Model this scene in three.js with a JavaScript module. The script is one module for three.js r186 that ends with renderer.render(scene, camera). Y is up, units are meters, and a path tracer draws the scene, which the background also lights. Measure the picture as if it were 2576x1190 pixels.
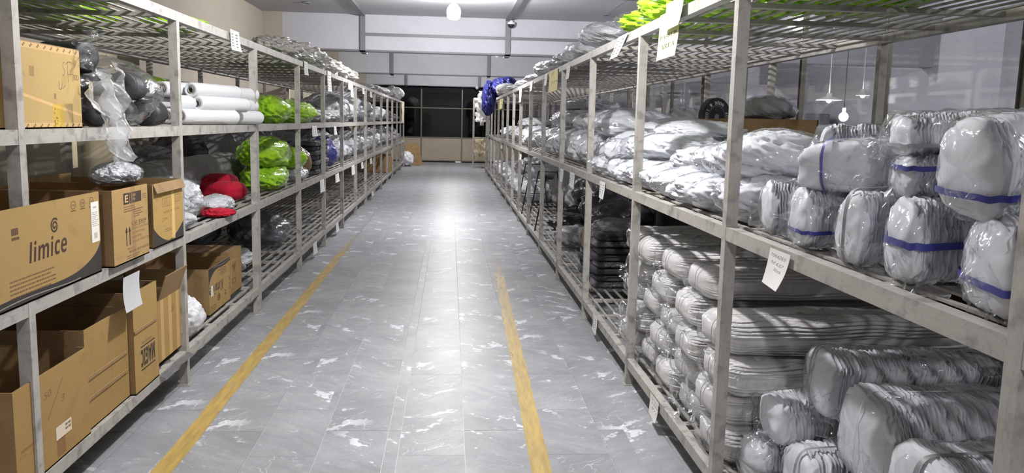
import * as THREE from 'three';
import { mergeGeometries } from 'three/addons/utils/BufferGeometryUtils.js';
import { RoundedBoxGeometry } from 'three/addons/geometries/RoundedBoxGeometry.js';
import { ImprovedNoise } from 'three/addons/math/ImprovedNoise.js';

// ---------------------------------------------------------------- camera, daylight outside the windows, exposure
const W = 2576, H = 1190, F = 2096.83, EYE = new THREE.Vector3(0, 1.55, 0);
const PITCH = 0.136712, YAW = 0.076232, ROLL = 0.0227847;
const scene = new THREE.Scene();
const camera = new THREE.PerspectiveCamera(2 * Math.atan(H / 2 / F) * 180 / Math.PI, W / H, 0.05, 120);
const FWD = new THREE.Vector3(Math.sin(YAW) * Math.cos(PITCH), -Math.sin(PITCH), -Math.cos(YAW) * Math.cos(PITCH));
const R0 = new THREE.Vector3(Math.cos(YAW), 0, Math.sin(YAW)), U0 = R0.clone().cross(FWD);
const RIGHT = R0.clone().multiplyScalar(Math.cos(ROLL)).addScaledVector(U0, Math.sin(ROLL));
const UPV = R0.clone().multiplyScalar(-Math.sin(ROLL)).addScaledVector(U0, Math.cos(ROLL));
camera.position.copy(EYE);
camera.quaternion.setFromRotationMatrix(new THREE.Matrix4().makeBasis(RIGHT, UPV, FWD.clone().negate()));
scene.add(camera);
scene.background = new THREE.Color().setRGB(5.0, 4.6, 3.7);          // hazy daylight, reaches the hall only through the window slits
const renderer = new THREE.WebGLRenderer({ antialias: true });
renderer.toneMapping = THREE.LinearToneMapping;
renderer.toneMappingExposure = 1.0;
renderer.shadowMap.enabled = true;
const LAMP_CD = 25, LAMP_RGB = [1.0, 0.975, 0.985];

// ---------------------------------------------------------------- helpers: pixels to places, random numbers, noise
const rayOf = (px, py) => FWD.clone().multiplyScalar(F).addScaledVector(RIGHT, px - W / 2).addScaledVector(UPV, H / 2 - py);
const onX = (px, py, X) => { const d = rayOf(px, py); return EYE.clone().addScaledVector(d, X / d.x); };
const onY = (px, py, Y) => { const d = rayOf(px, py); return EYE.clone().addScaledVector(d, (Y - EYE.y) / d.y); };
const onZ = (px, py, Z) => { const d = rayOf(px, py); return EYE.clone().addScaledVector(d, Z / d.z); };
function rng(seed) { let a = (seed * 2654435761) >>> 0; return () => { a = (a + 0x6D2B79F5) >>> 0; let t = a; t = Math.imul(t ^ (t >>> 15), t | 1); t ^= t + Math.imul(t ^ (t >>> 7), t | 61); return ((t ^ (t >>> 14)) >>> 0) / 4294967296; }; }
const PN = new ImprovedNoise();
const noise = (x, y, z = 0) => PN.noise(x, y, z);
const fbm = (x, y, z, o = 4) => { let s = 0, a = 0.5; for (let i = 0; i < o; i++) { s += a * PN.noise(x, y, z); x = x * 2.03 + 5.1; y = y * 2.03 + 1.7; z = z * 2.03 + 3.3; a *= 0.5; } return s; };
const clamp = (v, a = 0, b = 1) => Math.min(b, Math.max(a, v));
const ORD = ['first', 'second', 'third', 'fourth', 'fifth', 'sixth', 'seventh', 'eighth', 'ninth', 'tenth', 'eleventh', 'twelfth', 'thirteenth', 'fourteenth', 'fifteenth', 'sixteenth', 'seventeenth', 'eighteenth', 'nineteenth', 'twentieth'];
const smooth = (a, b, v) => { const t = clamp((v - a) / (b - a)); return t * t * (3 - 2 * t); };

// ---------------------------------------------------------------- helpers: things, parts
const taken = new Map();
function numbered(name) { const n = taken.get(name) || 0; taken.set(name, n + 1); return n ? `${name}_${String(n).padStart(3, '0')}` : name; }
function shade(o) { o.traverse(c => { if (c.isMesh) { c.castShadow = true; c.receiveShadow = true; } }); return o; }
function tag(o, label, category, group) { o.userData.label = label; o.userData.category = category; if (group) o.userData.group = group; return o; }
function thing(name, label, category, pos = [0, 0, 0], turn = 0, group) {
  const o = new THREE.Group(); o.name = numbered(name); o.position.set(...pos); o.rotation.y = turn; scene.add(o);
  return tag(o, label, category, group);
}
function structure(name, parent = scene) { const o = new THREE.Group(); o.name = parent === scene ? numbered(name) : name; o.userData.kind = 'structure'; parent.add(o); return o; }
function part(name, geo, mat, parent, pos, rot) {
  const m = new THREE.Mesh(geo, mat); m.name = name; m.castShadow = m.receiveShadow = true;
  if (pos) m.position.set(...pos); if (rot) m.rotation.set(...rot);
  parent.add(m); return m;
}
function solo(name, geo, mat, label, category, pos = [0, 0, 0], turn = 0, group) {
  const m = part(numbered(name), geo, mat, scene, pos); m.rotation.y = turn; return tag(m, label, category, group);
}
const box = (x0, x1, y0, y1, z0, z1) => { const g = new THREE.BoxGeometry(x1 - x0, y1 - y0, z1 - z0); g.translate((x0 + x1) / 2, (y0 + y1) / 2, (z0 + z1) / 2); return g; };
// box whose texture keeps its real size: uv in metres / size, with an offset
function ubox(x0, x1, y0, y1, z0, z1, size = 1, ou = 0, ov = 0) {
  const g = box(x0, x1, y0, y1, z0, z1), p = g.attributes.position, n = g.attributes.normal, uv = g.attributes.uv;
  for (let i = 0; i < p.count; i++) {
    const ax = Math.abs(n.getX(i)), ay = Math.abs(n.getY(i));
    const u = ax > 0.5 ? p.getZ(i) : p.getX(i), v = ay > 0.5 ? p.getZ(i) : p.getY(i);
    uv.setXY(i, u / size + ou, v / size + ov);
  }
  return g;
}
function grid(nu, nv, fn, su = 1, sv = 1) {
  const P = new Float32Array((nu + 1) * (nv + 1) * 3), T = new Float32Array((nu + 1) * (nv + 1) * 2), I = [];
  let k = 0;
  for (let j = 0; j <= nv; j++) for (let i = 0; i <= nu; i++) {
    const p = fn(i / nu, j / nv, i, j); P[k * 3] = p[0]; P[k * 3 + 1] = p[1]; P[k * 3 + 2] = p[2];
    T[k * 2] = i / nu * su; T[k * 2 + 1] = j / nv * sv; k++;
  }
  for (let j = 0; j < nv; j++) for (let i = 0; i < nu; i++) { const a = j * (nu + 1) + i, b = a + 1, c = a + nu + 1, d = c + 1; I.push(a, b, d, a, d, c); }
  const g = new THREE.BufferGeometry();
  g.setAttribute('position', new THREE.BufferAttribute(P, 3)); g.setAttribute('uv', new THREE.BufferAttribute(T, 2)); g.setIndex(I); g.computeVertexNormals();
  // weld the normals of poles and of the seam, so that closed shapes shade smoothly
  const N = g.attributes.normal, at = (i, j) => j * (nu + 1) + i, same = (a, b) => Math.hypot(P[a * 3] - P[b * 3], P[a * 3 + 1] - P[b * 3 + 1], P[a * 3 + 2] - P[b * 3 + 2]) < 1e-5;
  const weld = (ids) => { const s = [0, 0, 0]; for (const k of ids) { s[0] += N.getX(k); s[1] += N.getY(k); s[2] += N.getZ(k); } const l = Math.hypot(...s) || 1; for (const k of ids) N.setXYZ(k, s[0] / l, s[1] / l, s[2] / l); };
  for (const j of [0, nv]) { const ids = Array.from({ length: nu + 1 }, (_, i) => at(i, j)); if (ids.every(k => same(k, ids[0]))) weld(ids); }
  for (let j = 0; j <= nv; j++) if (same(at(0, j), at(nu, j))) weld([at(0, j), at(nu, j)]);
  return g;
}

// ---------------------------------------------------------------- textures
function dataTex(w, h, fn, srgb = true) {
  const d = new Uint8Array(w * h * 4);
  for (let y = 0; y < h; y++) for (let x = 0; x < w; x++) { const c = fn(x, y), k = (y * w + x) * 4; d[k] = clamp(c[0], 0, 255); d[k + 1] = clamp(c[1], 0, 255); d[k + 2] = clamp(c[2], 0, 255); d[k + 3] = 255; }
  const t = new THREE.DataTexture(d, w, h); t.wrapS = t.wrapT = THREE.RepeatWrapping; t.magFilter = THREE.LinearFilter; t.minFilter = THREE.LinearMipmapLinearFilter; t.generateMipmaps = true;
  if (srgb) t.colorSpace = THREE.SRGBColorSpace; t.needsUpdate = true; return t;
}
function canvasTex(w, h, draw) {
  const c = document.createElement('canvas'); c.width = w; c.height = h; const g = c.getContext('2d'); draw(g, w, h);
  const t = new THREE.CanvasTexture(c); t.colorSpace = THREE.SRGBColorSpace; t.anisotropy = 8; return t;
}
// noise that repeats over [0,1): blends two shifted copies on a torus-like lattice
const tn = (u, v, f, z) => { const a = u * f, b = v * f, n = (x, y) => PN.noise(x, y, z); return (n(a, b) * (1 - u) + n(a - f, b) * u) * (1 - v) + (n(a, b - f) * (1 - u) + n(a - f, b - f) * u) * v; };

// grey marble: cloudy ground, fine streaks and white calcite patches that lean one way
const marbleTex = dataTex(1024, 2048, (x, y) => {
  const u = x / 1024, v = y / 2048, X = u * 1.25, Y = v * 2.5;
  const cloud = fbm(X * 3, Y * 3, 1.5, 3), grain = noise(X * 60, Y * 60, 4) * 0.5 + noise(X * 150, Y * 150, 9) * 0.5;
  const a = X * 0.8 + Y * 0.6, b = -X * 0.6 + Y * 0.8;
  const wx = fbm(X * 5, Y * 5, 8, 3) * 0.5;
  const streak = fbm(a * 5 + wx, b * 22 + wx * 3, 3.1, 3);
  const patch = smooth(0.17, 0.27, fbm(a * 4 + wx * 3, b * 10 + wx * 3, 7.7, 4) + 0.12 * noise(X * 40, Y * 40, 2)) * smooth(-0.3, 0.2, noise(X * 2.3, Y * 2.3, 31));
  const veinN = Math.abs(fbm(a * 3 + wx, b * 7, 12.2, 3)); const vein = smooth(0.012, 0.0, veinN) * smooth(-0.05, 0.2, noise(X * 2, Y * 2, 5));
  const chip = smooth(0.3, 0.5, fbm(a * 14 + wx * 6, b * 40 + wx * 8, 21.5, 3)) * 0.7;
  let l = 152 + cloud * 30 + grain * 11 + streak * 16;
  l += patch * 62 + vein * 50 + chip * 46;
  return [l * 0.985, l * 0.995, l * 1.015];
});
const paintTex = dataTex(512, 512, (x, y) => {          // chalky off-white steel paint with grey scuffs and dirty smears
  const u = x / 512, v = y / 512;
  const smear = smooth(0.02, 0.34, fbm(u * 5, v * 16, 2.2, 4)), scuff = smooth(0.28, 0.36, noise(u * 60, v * 60, 3.3)) * 0.5;
  const l = 192 + fbm(u * 9, v * 9, 6, 3) * 26 - smear * 34 - scuff * 18 + noise(u * 130, v * 130, 1) * 7;
  return [l, l * 0.985, l * 0.955];
});
const wallTex = dataTex(512, 512, (x, y) => { const u = x / 512, v = y / 512; const l = 228 + fbm(u * 6, v * 6, 3.3, 4) * 9 + noise(u * 120, v * 120, 7) * 5; return [l, l, l]; });
const crinkleTex = dataTex(512, 512, (x, y) => {        // creased film: crossing ridges, coarse and fine
  const u = x / 512, v = y / 512; const rd = (f, z) => 1 - Math.abs(tn(u, v, f, z)) * 2.2;
  const w = tn(u, v, 4, 9) * 0.1;
  const l = 128 + 70 * (rd(5 + 0 * w, 1.5) - 0.6) + 50 * (rd(11, 4.5) - 0.6) + 26 * (rd(23, 7.5) - 0.6);
  return [l, l, l];
}, false);
const clothTex = dataTex(512, 512, (x, y) => { const u = x / 512, v = y / 512; const l = 232 + fbm(u * 7, v * 7, 1.3, 3) * 20 + noise(u * 160, v * 160, 2) * 9; return [l, l, l]; });
const boardTex = dataTex(512, 512, (x, y) => {          // kraft board: fibres, flutes, stains
  const u = x / 512, v = y / 512; const flute = Math.sin(u * Math.PI * 2 * 60) * 1.6;
  const l = 1 + fbm(u * 6, v * 6, 4.2, 4) * 0.12 + noise(u * 150, v * 90, 6) * 0.035 + flute * 0.006 - smooth(0.3, 0.5, noise(u * 5, v * 7, 8)) * 0.1;
  return [196 * l, 160 * l, 110 * l];
});

// ---------------------------------------------------------------- materials
const std = (o) => new THREE.MeshStandardMaterial(o), phys = (o) => new THREE.MeshPhysicalMaterial(o);
const lin = (r, g, b) => new THREE.Color().setRGB(r, g, b);
const repeat = (t, a, b = a) => { const c = t.clone(); c.repeat.set(a, b); c.needsUpdate = true; return c; };
const M = {
  tile: phys({ map: marbleTex, roughness: 0.44, specularIntensity: 0.38, color: lin(1, 1, 1) }),
  grout: std({ color: lin(0.6, 0.6, 0.61), roughness: 0.8 }),
  wallBeige: std({ map: wallTex, color: lin(0.62, 0.56, 0.46), roughness: 0.85 }),
  wallWhite: std({ map: wallTex, color: lin(0.72, 0.72, 0.78), roughness: 0.8 }),
  ceiling: std({ map: wallTex, color: lin(0.64, 0.64, 0.67), roughness: 0.85 }),
  trunk: std({ color: lin(0.2, 0.2, 0.215), roughness: 0.5 }),
  steel: std({ map: paintTex, color: lin(0.73, 0.72, 0.7), roughness: 0.55 }),
  slat: std({ map: paintTex, color: lin(0.68, 0.665, 0.64), roughness: 0.6 }),
  alu: std({ color: lin(0.15, 0.135, 0.11), roughness: 0.45, metalness: 0.6 }),
  aluDark: std({ color: lin(0.05, 0.045, 0.04), roughness: 0.4, metalness: 0.4 }),
  panelDark: std({ map: wallTex, color: lin(0.09, 0.075, 0.06), roughness: 0.7 }),
  panelTan: std({ map: wallTex, color: lin(0.52, 0.45, 0.34), roughness: 0.7 }),
  glass: phys({ color: lin(0.93, 0.94, 0.95), roughness: 0.03, transmission: 1, thickness: 0, ior: 1.5 }),
  glassSmoky: phys({ color: lin(0.16, 0.16, 0.17), roughness: 0.05, transmission: 1, thickness: 0, ior: 1.5 }),
  dark: std({ color: lin(0.03, 0.03, 0.035), roughness: 0.8 }),
  black: std({ color: lin(0.012, 0.012, 0.014), roughness: 0.5 }),
  whitePlastic: std({ color: lin(0.8, 0.8, 0.82), roughness: 0.35 }),
  bulb: std({ color: lin(1, 1, 1), emissive: lin(1, 0.98, 0.97), emissiveIntensity: 9, roughness: 0.4 }),
  shadeWhite: std({ color: lin(0.8, 0.8, 0.8), roughness: 0.4 }),
  film: phys({ color: lin(0.97, 0.975, 0.985), roughness: 0.12, transmission: 1, thickness: 0, ior: 1.42, bumpMap: crinkleTex, bumpScale: 0.008 }),
  filmMilky: phys({ color: lin(0.93, 0.94, 0.95), roughness: 0.42, transmission: 1, thickness: 0, ior: 1.5, bumpMap: crinkleTex, bumpScale: 0.012 }),
  cloth: std({ map: clothTex, color: lin(0.74, 0.75, 0.79), roughness: 0.95 }),
  clothWarm: std({ map: clothTex, color: lin(0.74, 0.73, 0.715), roughness: 0.95 }),
  clothGrey: std({ map: clothTex, color: lin(0.32, 0.32, 0.33), roughness: 0.95 }),
  clothDark: std({ map: clothTex, color: lin(0.05, 0.05, 0.06), roughness: 0.95 }),
  wrapWhite: std({ color: lin(0.55, 0.56, 0.585), roughness: 0.3, bumpMap: repeat(crinkleTex, 1.5), bumpScale: 0.02 }),
  wrapGrey: std({ color: lin(0.3, 0.3, 0.315), roughness: 0.36, bumpMap: repeat(crinkleTex, 1.5), bumpScale: 0.02 }),
  wrapDark: std({ color: lin(0.09, 0.09, 0.1), roughness: 0.28, bumpMap: repeat(crinkleTex, 1.5), bumpScale: 0.02 }),
  wrapBlack: std({ color: lin(0.016, 0.016, 0.018), roughness: 0.25, bumpMap: repeat(crinkleTex, 1.5), bumpScale: 0.02 }),
  lime: phys({ map: clothTex, color: lin(0.5, 0.9, 0.0), roughness: 0.8, transmission: 0.22, thickness: 0, side: THREE.DoubleSide }),
  navy: std({ color: lin(0.022, 0.024, 0.16), roughness: 0.4, bumpMap: crinkleTex, bumpScale: 0.01 }),
  strapBlue: std({ color: lin(0.03, 0.035, 0.22), roughness: 0.5 }),
  strapGrey: std({ color: lin(0.25, 0.25, 0.26), roughness: 0.5 }),
  strapBlack: std({ color: lin(0.01, 0.01, 0.01), roughness: 0.5 }),
  red: std({ map: clothTex, color: lin(0.52, 0.0, 0.025), roughness: 0.9 }),
  greyFelt: std({ map: clothTex, color: lin(0.36, 0.36, 0.365), roughness: 1 }),
  board: std({ map: boardTex, color: lin(0.48, 0.47, 0.46), roughness: 0.85 }),
  boardOld: std({ map: boardTex, color: lin(0.36, 0.34, 0.32), roughness: 0.9 }),
  wrapWarm: std({ color: lin(0.56, 0.55, 0.5), roughness: 0.3, bumpMap: repeat(crinkleTex, 1.5), bumpScale: 0.02 }),
  paper: std({ color: lin(0.62, 0.62, 0.62), roughness: 0.8, side: THREE.DoubleSide }),
  core: std({ color: lin(0.3, 0.27, 0.23), roughness: 0.8, side: THREE.DoubleSide }),
  rollFilm: std({ color: lin(0.68, 0.69, 0.71), roughness: 0.25, bumpMap: repeat(crinkleTex, 2), bumpScale: 0.003 }),
  blackThread: std({ color: lin(0.02, 0.02, 0.024), roughness: 0.55 }),
  blueCap: std({ color: lin(0.0, 0.1, 0.42), roughness: 0.5 }),
  yellowCloth: std({ map: clothTex, color: lin(0.62, 0.5, 0.12), roughness: 0.9 }),
};
for (const k of ['film', 'filmMilky']) M[k].side = THREE.DoubleSide;

// ---------------------------------------------------------------- the hall: floor, walls, ceiling, beams
const XL = -1.491, XR = 1.068, XLB = -2.95, XRB = 2.53, CEIL = 3.41, BEAM = 2.77, ZF = -31.3;
const floor = structure('floor');
part('slab', box(-3.6, 9.4, -0.2, -0.004, -36.2, 7.2), M.grout, floor);
{
  const tileGeo = (w, l, seed) => { const r = rng(seed), ou = r(), ov = r(), g = new THREE.BoxGeometry(w - 0.0035, 0.02, l - 0.0012); const p = g.attributes.position, uv = g.attributes.uv, fl = r() > 0.5 ? 1 : -1, fm = r() > 0.5 ? 1 : -1; for (let i = 0; i < p.count; i++) uv.setXY(i, fl * p.getX(i) / 1.25 + ou, fm * p.getZ(i) / 2.5 + ov); return g; };
  const cols = [[-1.84, -1.53], [-1.53, -1.22], [-1.22, -0.91], [-0.91, -0.6], [-0.6, -0.29], [-0.29, -0.226], [-0.226, 0.0875], [0.0875, 0.43], [0.43, 0.772], [0.772, 1.09], [1.09, 1.41], [1.41, 1.73]];
  const tints = [0.9, 0.935, 0.97, 1.0].map(k => { const m = M.tile.clone(); m.color = lin(k, k, k); return m; });
  const cache = new Map(), r = rng(5), L = 0.6255; M.paving = M.tile.clone(); M.paving.color = lin(0.95, 0.95, 0.95);
  cols.forEach(([a, b], ci) => {
    const off = ci === 6 || ci === 8 || ci === 10 || ci === 3 || ci === 1 ? 3.73 : 4.044;
    for (let k = -2; k < 17; k++) {
      const zc = off + L * (k + 0.5); if (zc < 2.9 || zc > 14.2) continue;
      const key = `${(b - a).toFixed(3)}_${Math.floor(r() * 9)}`; if (!cache.has(key)) cache.set(key, tileGeo(b - a, L, cache.size + 11));
      part('tile', cache.get(key), tints[Math.floor(r() * 4)], floor, [(a + b) / 2, -0.01 + (r() - 0.5) * 0.0008, -zc]);
    }
  });
  // beyond, the joints are too fine to tell apart: the same stone as laid surfaces
  part('stone_paving', ubox(-1.84, 1.73, -0.03, -0.0012, ZF, -13.6, 1.25), M.paving, floor);
  part('stone_paving', ubox(-3.4, -1.84, -0.03, -0.0005, ZF, 7, 1.25, 0.3), M.paving, floor);
  part('stone_paving', ubox(1.73, 9.2, -0.03, -0.0005, ZF, 7, 1.25, 0.6), M.paving, floor);
  part('stone_paving', ubox(-1.84, 1.73, -0.03, -0.0005, -2.4, 7, 1.25, 0.1), M.paving, floor);
}
const ceiling = structure('ceiling');
part('slab', ubox(-3.6, 9.4, CEIL, CEIL + 0.2, -36.2, 7.2, 2), M.ceiling, ceiling);
const BEAMS = [-0.4, 8.0, 15.6, 23.2, 30.7].map((z, i) => i ? z : 0.4);
for (const z of BEAMS) { const b = structure('ceiling_beam'); part('beam', ubox(-3.4, 9.2, BEAM, CEIL + 0.02, -z - 0.42, -z, 2), M.wallWhite, b); }
// left wall with columns under the beams and narrow window slits
const wallL = structure('wall_left');
const slits = [[7.55, 7.86, 1.05, 2.6], [12.7, 13.55, 1.06, 1.17], [17.7, 18.1, 1.1, 2.6], [22.05, 22.5, 1.1, 2.6]];
{
  let z = -7.2;
  for (const [a, b, y0, y1] of slits) {
    part('wall_section', ubox(-3.57, -3.37, 0, CEIL, -a, -z, 2), M.wallBeige, wallL);
    part('wall_section', ubox(-3.57, -3.37, 0, y0, -b, -a, 2), M.wallBeige, wallL);
    part('wall_section', ubox(-3.57, -3.37, y1, CEIL, -b, -a, 2), M.wallBeige, wallL);
    z = b;
  }
  part('wall_section', ubox(-3.57, -3.37, 0, CEIL, -36.2, -z, 2), M.wallBeige, wallL);
  for (const b of BEAMS) part('column', ubox(-3.4, -3.02, 0, CEIL, -b - 0.5, -b + 0.05, 2), M.wallBeige, wallL);
  slits.forEach(([a, b, y0, y1], i) => {
    const w = structure(`window_${i + 1}`);
    const fr = 0.02;
    part('pane', box(-3.46, -3.455, y0, y1, -b, -a), M.glass, w);
    part('window_frame', mergeGeometries([box(-3.48, -3.44, y0, y1, -b, -b + fr), box(-3.48, -3.44, y0, y1, -a - fr, -a), box(-3.48, -3.44, y0, y0 + fr, -b, -a), box(-3.48, -3.44, y1 - fr, y1, -b, -a)]), M.whitePlastic, w);
  });
}
const wallFront = structure('wall_front'); part('wall_section', ubox(-3.6, 9.4, 0, CEIL, 7, 7.2, 2), M.wallWhite, wallFront);
const wallRight = structure('wall_right'); part('wall_section', ubox(9.2, 9.4, 0, CEIL, -36.2, 7.2, 2), M.wallWhite, wallRight);
const wallEnd = structure('wall_end'); part('wall_section', ubox(-3.6, 9.4, 0, CEIL, -36.2, -36, 2), M.panelDark, wallEnd);
// far partition: tan panels below, smoky glass above
const wallB = structure('wall_back');
{
  const ms = [-3.37, -2.57, -1.07, 0.43, 1.93, 2.6];
  part('bottom_rail', box(-3.37, 2.6, 0.03, 0.075, ZF - 0.05, ZF), M.alu, wallB);
  part('sill_rail', box(-3.37, 2.6, 0.88, 0.93, ZF - 0.05, ZF), M.alu, wallB);
  part('transom', box(-3.37, 2.6, 1.975, 2.01, ZF - 0.05, ZF), M.alu, wallB);
  part('head_rail', box(-3.37, 2.6, CEIL - 0.06, CEIL, ZF - 0.05, ZF), M.alu, wallB);
  for (const x of ms) part('mullion', box(x - 0.022, x + 0.022, 0, CEIL, ZF - 0.06, ZF + 0.012), M.alu, wallB);
  for (let i = 0; i < ms.length - 1; i++) {
    const a = ms[i] + 0.022, b = ms[i + 1] - 0.022;
    part('panel', ubox(a, b, 0.075, 0.88, ZF - 0.03, ZF - 0.012, 2), M.panelTan, wallB);
    part('pane', box(a, b, 0.93, 1.97, ZF - 0.03, ZF - 0.025), M.glassSmoky, wallB);
    part('pane', box(a, b, 2.02, CEIL - 0.06, ZF - 0.03, ZF - 0.025), M.glassSmoky, wallB);
  }
  part('side_wall', ubox(2.6, 9.2, 0, CEIL, ZF - 0.1, ZF, 2), M.wallWhite, wallB);
}
// glazed partition behind the right-hand rack
const XG = 2.64, wallG = structure('wall_glazed');
{
  const z0 = -7, zs = []; for (let z = 3.73 - 1.24 * 8; z < 31.2; z += 1.24) zs.push(z);
  part('bottom_rail', box(XG - 0.025, XG + 0.025, 0, 0.06, ZF, 7), M.aluDark, wallG);
  part('sill_rail', box(XG - 0.025, XG + 0.025, 0.98, 1.03, ZF, 7), M.alu, wallG);
  part('transom', box(XG - 0.025, XG + 0.025, 2.7, BEAM, ZF, 7), M.alu, wallG);
  zs.forEach((z, i) => {
    const h = BEAM, t = (i % 2) ? 0.013 : 0.02;
    part('mullion', box(XG - 0.018, XG + 0.018, 0, h, -z - t, -z + t), i % 2 ? M.alu : M.alu, wallG);
    part('mullion_gasket', box(XG - 0.021, XG + 0.021, 0.06, h, -z - 0.005, -z + 0.005), M.aluDark, wallG);
    const n = zs[i + 1] ?? -ZF; const a = -n + 0.01, b = -z - 0.01;
    part('panel', ubox(XG - 0.008, XG + 0.008, 0.06, 0.98, a, b, 2), M.panelDark, wallG);
    part('pane', box(XG - 0.003, XG + 0.003, 1.03, 2.7, a, b), M.glass, wallG);
    const mid = (n + z) / 2; if (!BEAMS.some(q => mid + 0.62 > q && mid - 0.62 < q + 0.42)) part('pane', box(XG - 0.003, XG + 0.003, BEAM, CEIL, a, b), M.glass, wallG);
  });
}
// plastered column and cross wall in the room behind the glass
const colR = structure('column'); part('shaft', ubox(onZ(2446, 150, -5.6).x, onZ(2522, 150, -5.6).x, 0, CEIL, -6.0, -5.6, 2), M.wallWhite, colR);
for (const z of [16.0, 23.6]) { const c = structure('column'); part('shaft', ubox(5.4, 5.8, 0, CEIL, -z, -z + 0.4, 2), M.wallWhite, c); }
// cable trunking on ceiling and beams
{
  for (const x of [-1.6, 1.03]) {
    const t = structure(x < 0 ? 'trim_1' : 'trim_2'); const w = 0.045;
    for (let i = 0; i < BEAMS.length; i++) {
      const z = BEAMS[i], zp = i ? BEAMS[i - 1] + 0.42 : -7;
      part('ceiling_run', box(x - w, x + w, CEIL - 0.035, CEIL, -z, -zp), M.trunk, t);
      if (i > 1) { part('drop', box(x - w, x + w, BEAM - 0.03, CEIL - 0.035, -z, -z + 0.045), M.trunk, t); part('underside', box(x - w, x + w, BEAM - 0.035, BEAM, -z - 0.42, -z + 0.045), M.trunk, t); }
    }
    shade(t);
  }
  const t = structure('trim_3'); part('cross_run', box(-1.555, 2.6, 3.035, 3.085, -15.6, -15.565), M.trunk, t);
  for (const z of BEAMS.slice(2)) part('edge_strip', box(-3.0, 2.6, BEAM - 0.012, BEAM + 0.018, -z, -z + 0.012), M.trunk, t);
}
// yellow aisle markings, worn away further down the hall
{
  const worn = (seed, keep) => dataTex(256, 1024, (x, y) => { const v = y / 1024, u = x / 256; const n = 0.5 + fbm(u * 5, v * 60, seed, 4) * 1.2 + 0.25 * noise(u * 30, v * 300, seed) - Math.abs(u - 0.5) ** 6 * 18; const thr = keep(v); const l = n > thr ? 255 : 0; return [l, l, l]; }, false);
  const mk = (pts, seed, keep, label) => {
    const len = pts[1][1] - pts[0][1], g = grid(4, 80, (u, v) => { const z = pts[0][1] + len * v; const x = pts[0][0] + (pts[1][0] - pts[0][0]) * v; return [x + (u - 0.5) * 0.092 + 0.004 * noise(z * 2, seed), 0.0012, -z]; });
    const dir = rng(seed);
    const tex = dataTex(256, 1024, (x, y) => { const u = x / 256, v = y / 1024; const l = 1 + fbm(u * 4, v * 50, 3 + seed, 4) * 0.25; return [172 * l, 146 * l, 80 * l]; });
    const m = std({ map: tex, alphaMap: worn(seed, keep), alphaTest: 0.5, roughness: 0.5, side: THREE.DoubleSide });
    const o = part(numbered('floor_marking'), g, m, scene); o.userData.kind = 'structure'; o.userData.label = label;
  };
  mk([[-1.238, 3.0], [-1.24, 13]], 3.3, v => 0.0 + smooth(0.42, 0.95, v) * 0.95, 'worn yellow floor line along the beige-wall rack');
  mk([[0.418, 3.0], [0.60, 13]], 6.6, v => 0.0 + smooth(0.32, 0.8, v) * 0.95, 'worn yellow floor line along the glass-partition rack');
}
// ---------------------------------------------------------------- lamps
function ceilingLamp(x, z, label, cd = LAMP_CD, drop = 0.2) {
  const t = thing('ceiling_lamp', label, 'lamp', [x, CEIL, z], 0, 'bulb lamps down the middle of the ceiling');
  part('ceiling_rose', new THREE.CylinderGeometry(0.05, 0.06, 0.03, 20), M.whitePlastic, t, [0, -0.015, 0]);
  part('lamp_holder', new THREE.CylinderGeometry(0.03, 0.035, drop - 0.09, 16), M.whitePlastic, t, [0, -Math.max(0.02, drop - 0.09) / 2 - 0.02, 0]);
  const pr = [[0, -0.14], [0.06, -0.132], [0.095, -0.1], [0.105, -0.02], [0.095, 0.03], [0.06, 0.075], [0.03, 0.1], [0, 0.1]].map(p => new THREE.Vector2(p[0], p[1]));
  part('bulb', new THREE.LatheGeometry(pr, 28), M.bulb, t, [0, -drop - 0.06, 0]);
  const l = new THREE.PointLight(new THREE.Color().setRGB(...LAMP_RGB), cd, 0, 2); l.position.set(0, -drop - 0.09, 0); l.castShadow = true; l.shadow.radius = 3; t.add(l);
}
ceilingLamp(0.03, -12.6, 'glowing bulb lamp on the ceiling before the first visible beam');
for (const z of [3.4, -4.3]) ceilingLamp(0.03, z, z > 0 ? 'glowing bulb lamp on the ceiling behind the hall entrance' : 'glowing bulb lamp on the ceiling over the printed cartons');
ceilingLamp(0.03, -19.6, 'glowing bulb lamp on the ceiling between the first and second visible beams', LAMP_CD * 0.8, 0.06);
ceilingLamp(0.03, -27.2, 'glowing bulb lamp on the ceiling between the last two beams', LAMP_CD * 0.8, 0.06);
function pendant(x, y, z, d, label, cd) {
  const t = thing('pendant_lamp', label, 'lamp', [x, y, z], 0, 'pendant lamps behind the glass');
  const pr = [[0.03, 0.12], [0.045, 0.11], [0.05, 0.06], [d * 0.3, 0.035], [d * 0.5, 0], [d * 0.5 - 0.006, 0], [d * 0.3, 0.028], [0.045, 0.05], [0.03, 0.1]].map(p => new THREE.Vector2(...p));
  part('lamp_shade', new THREE.LatheGeometry(pr, 40), M.shadeWhite, t);
  part('cord', new THREE.CylinderGeometry(0.008, 0.008, CEIL - y - 0.1, 8), M.whitePlastic, t, [0, (CEIL - y + 0.1) / 2, 0]);
  part('bulb', new THREE.SphereGeometry(0.045, 18, 12), M.bulb, t, [0, 0.0, 0]);
  const l = new THREE.PointLight(new THREE.Color().setRGB(...LAMP_RGB), cd, 0, 2); l.position.set(0, 0.03, 0); l.castShadow = true; l.shadow.radius = 2.5; t.add(l);
}
{ const p = onX(2085, 252, 6.2); pendant(p.x, p.y, p.z, 0.42, 'white dish pendant lamp behind the glass partition', 7); }
{ const p = onX(2170, 240, 7.4); pendant(p.x, p.y, p.z, 0.24, 'small pendant lamp hanging deeper behind the glass partition', 2.5); }
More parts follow.
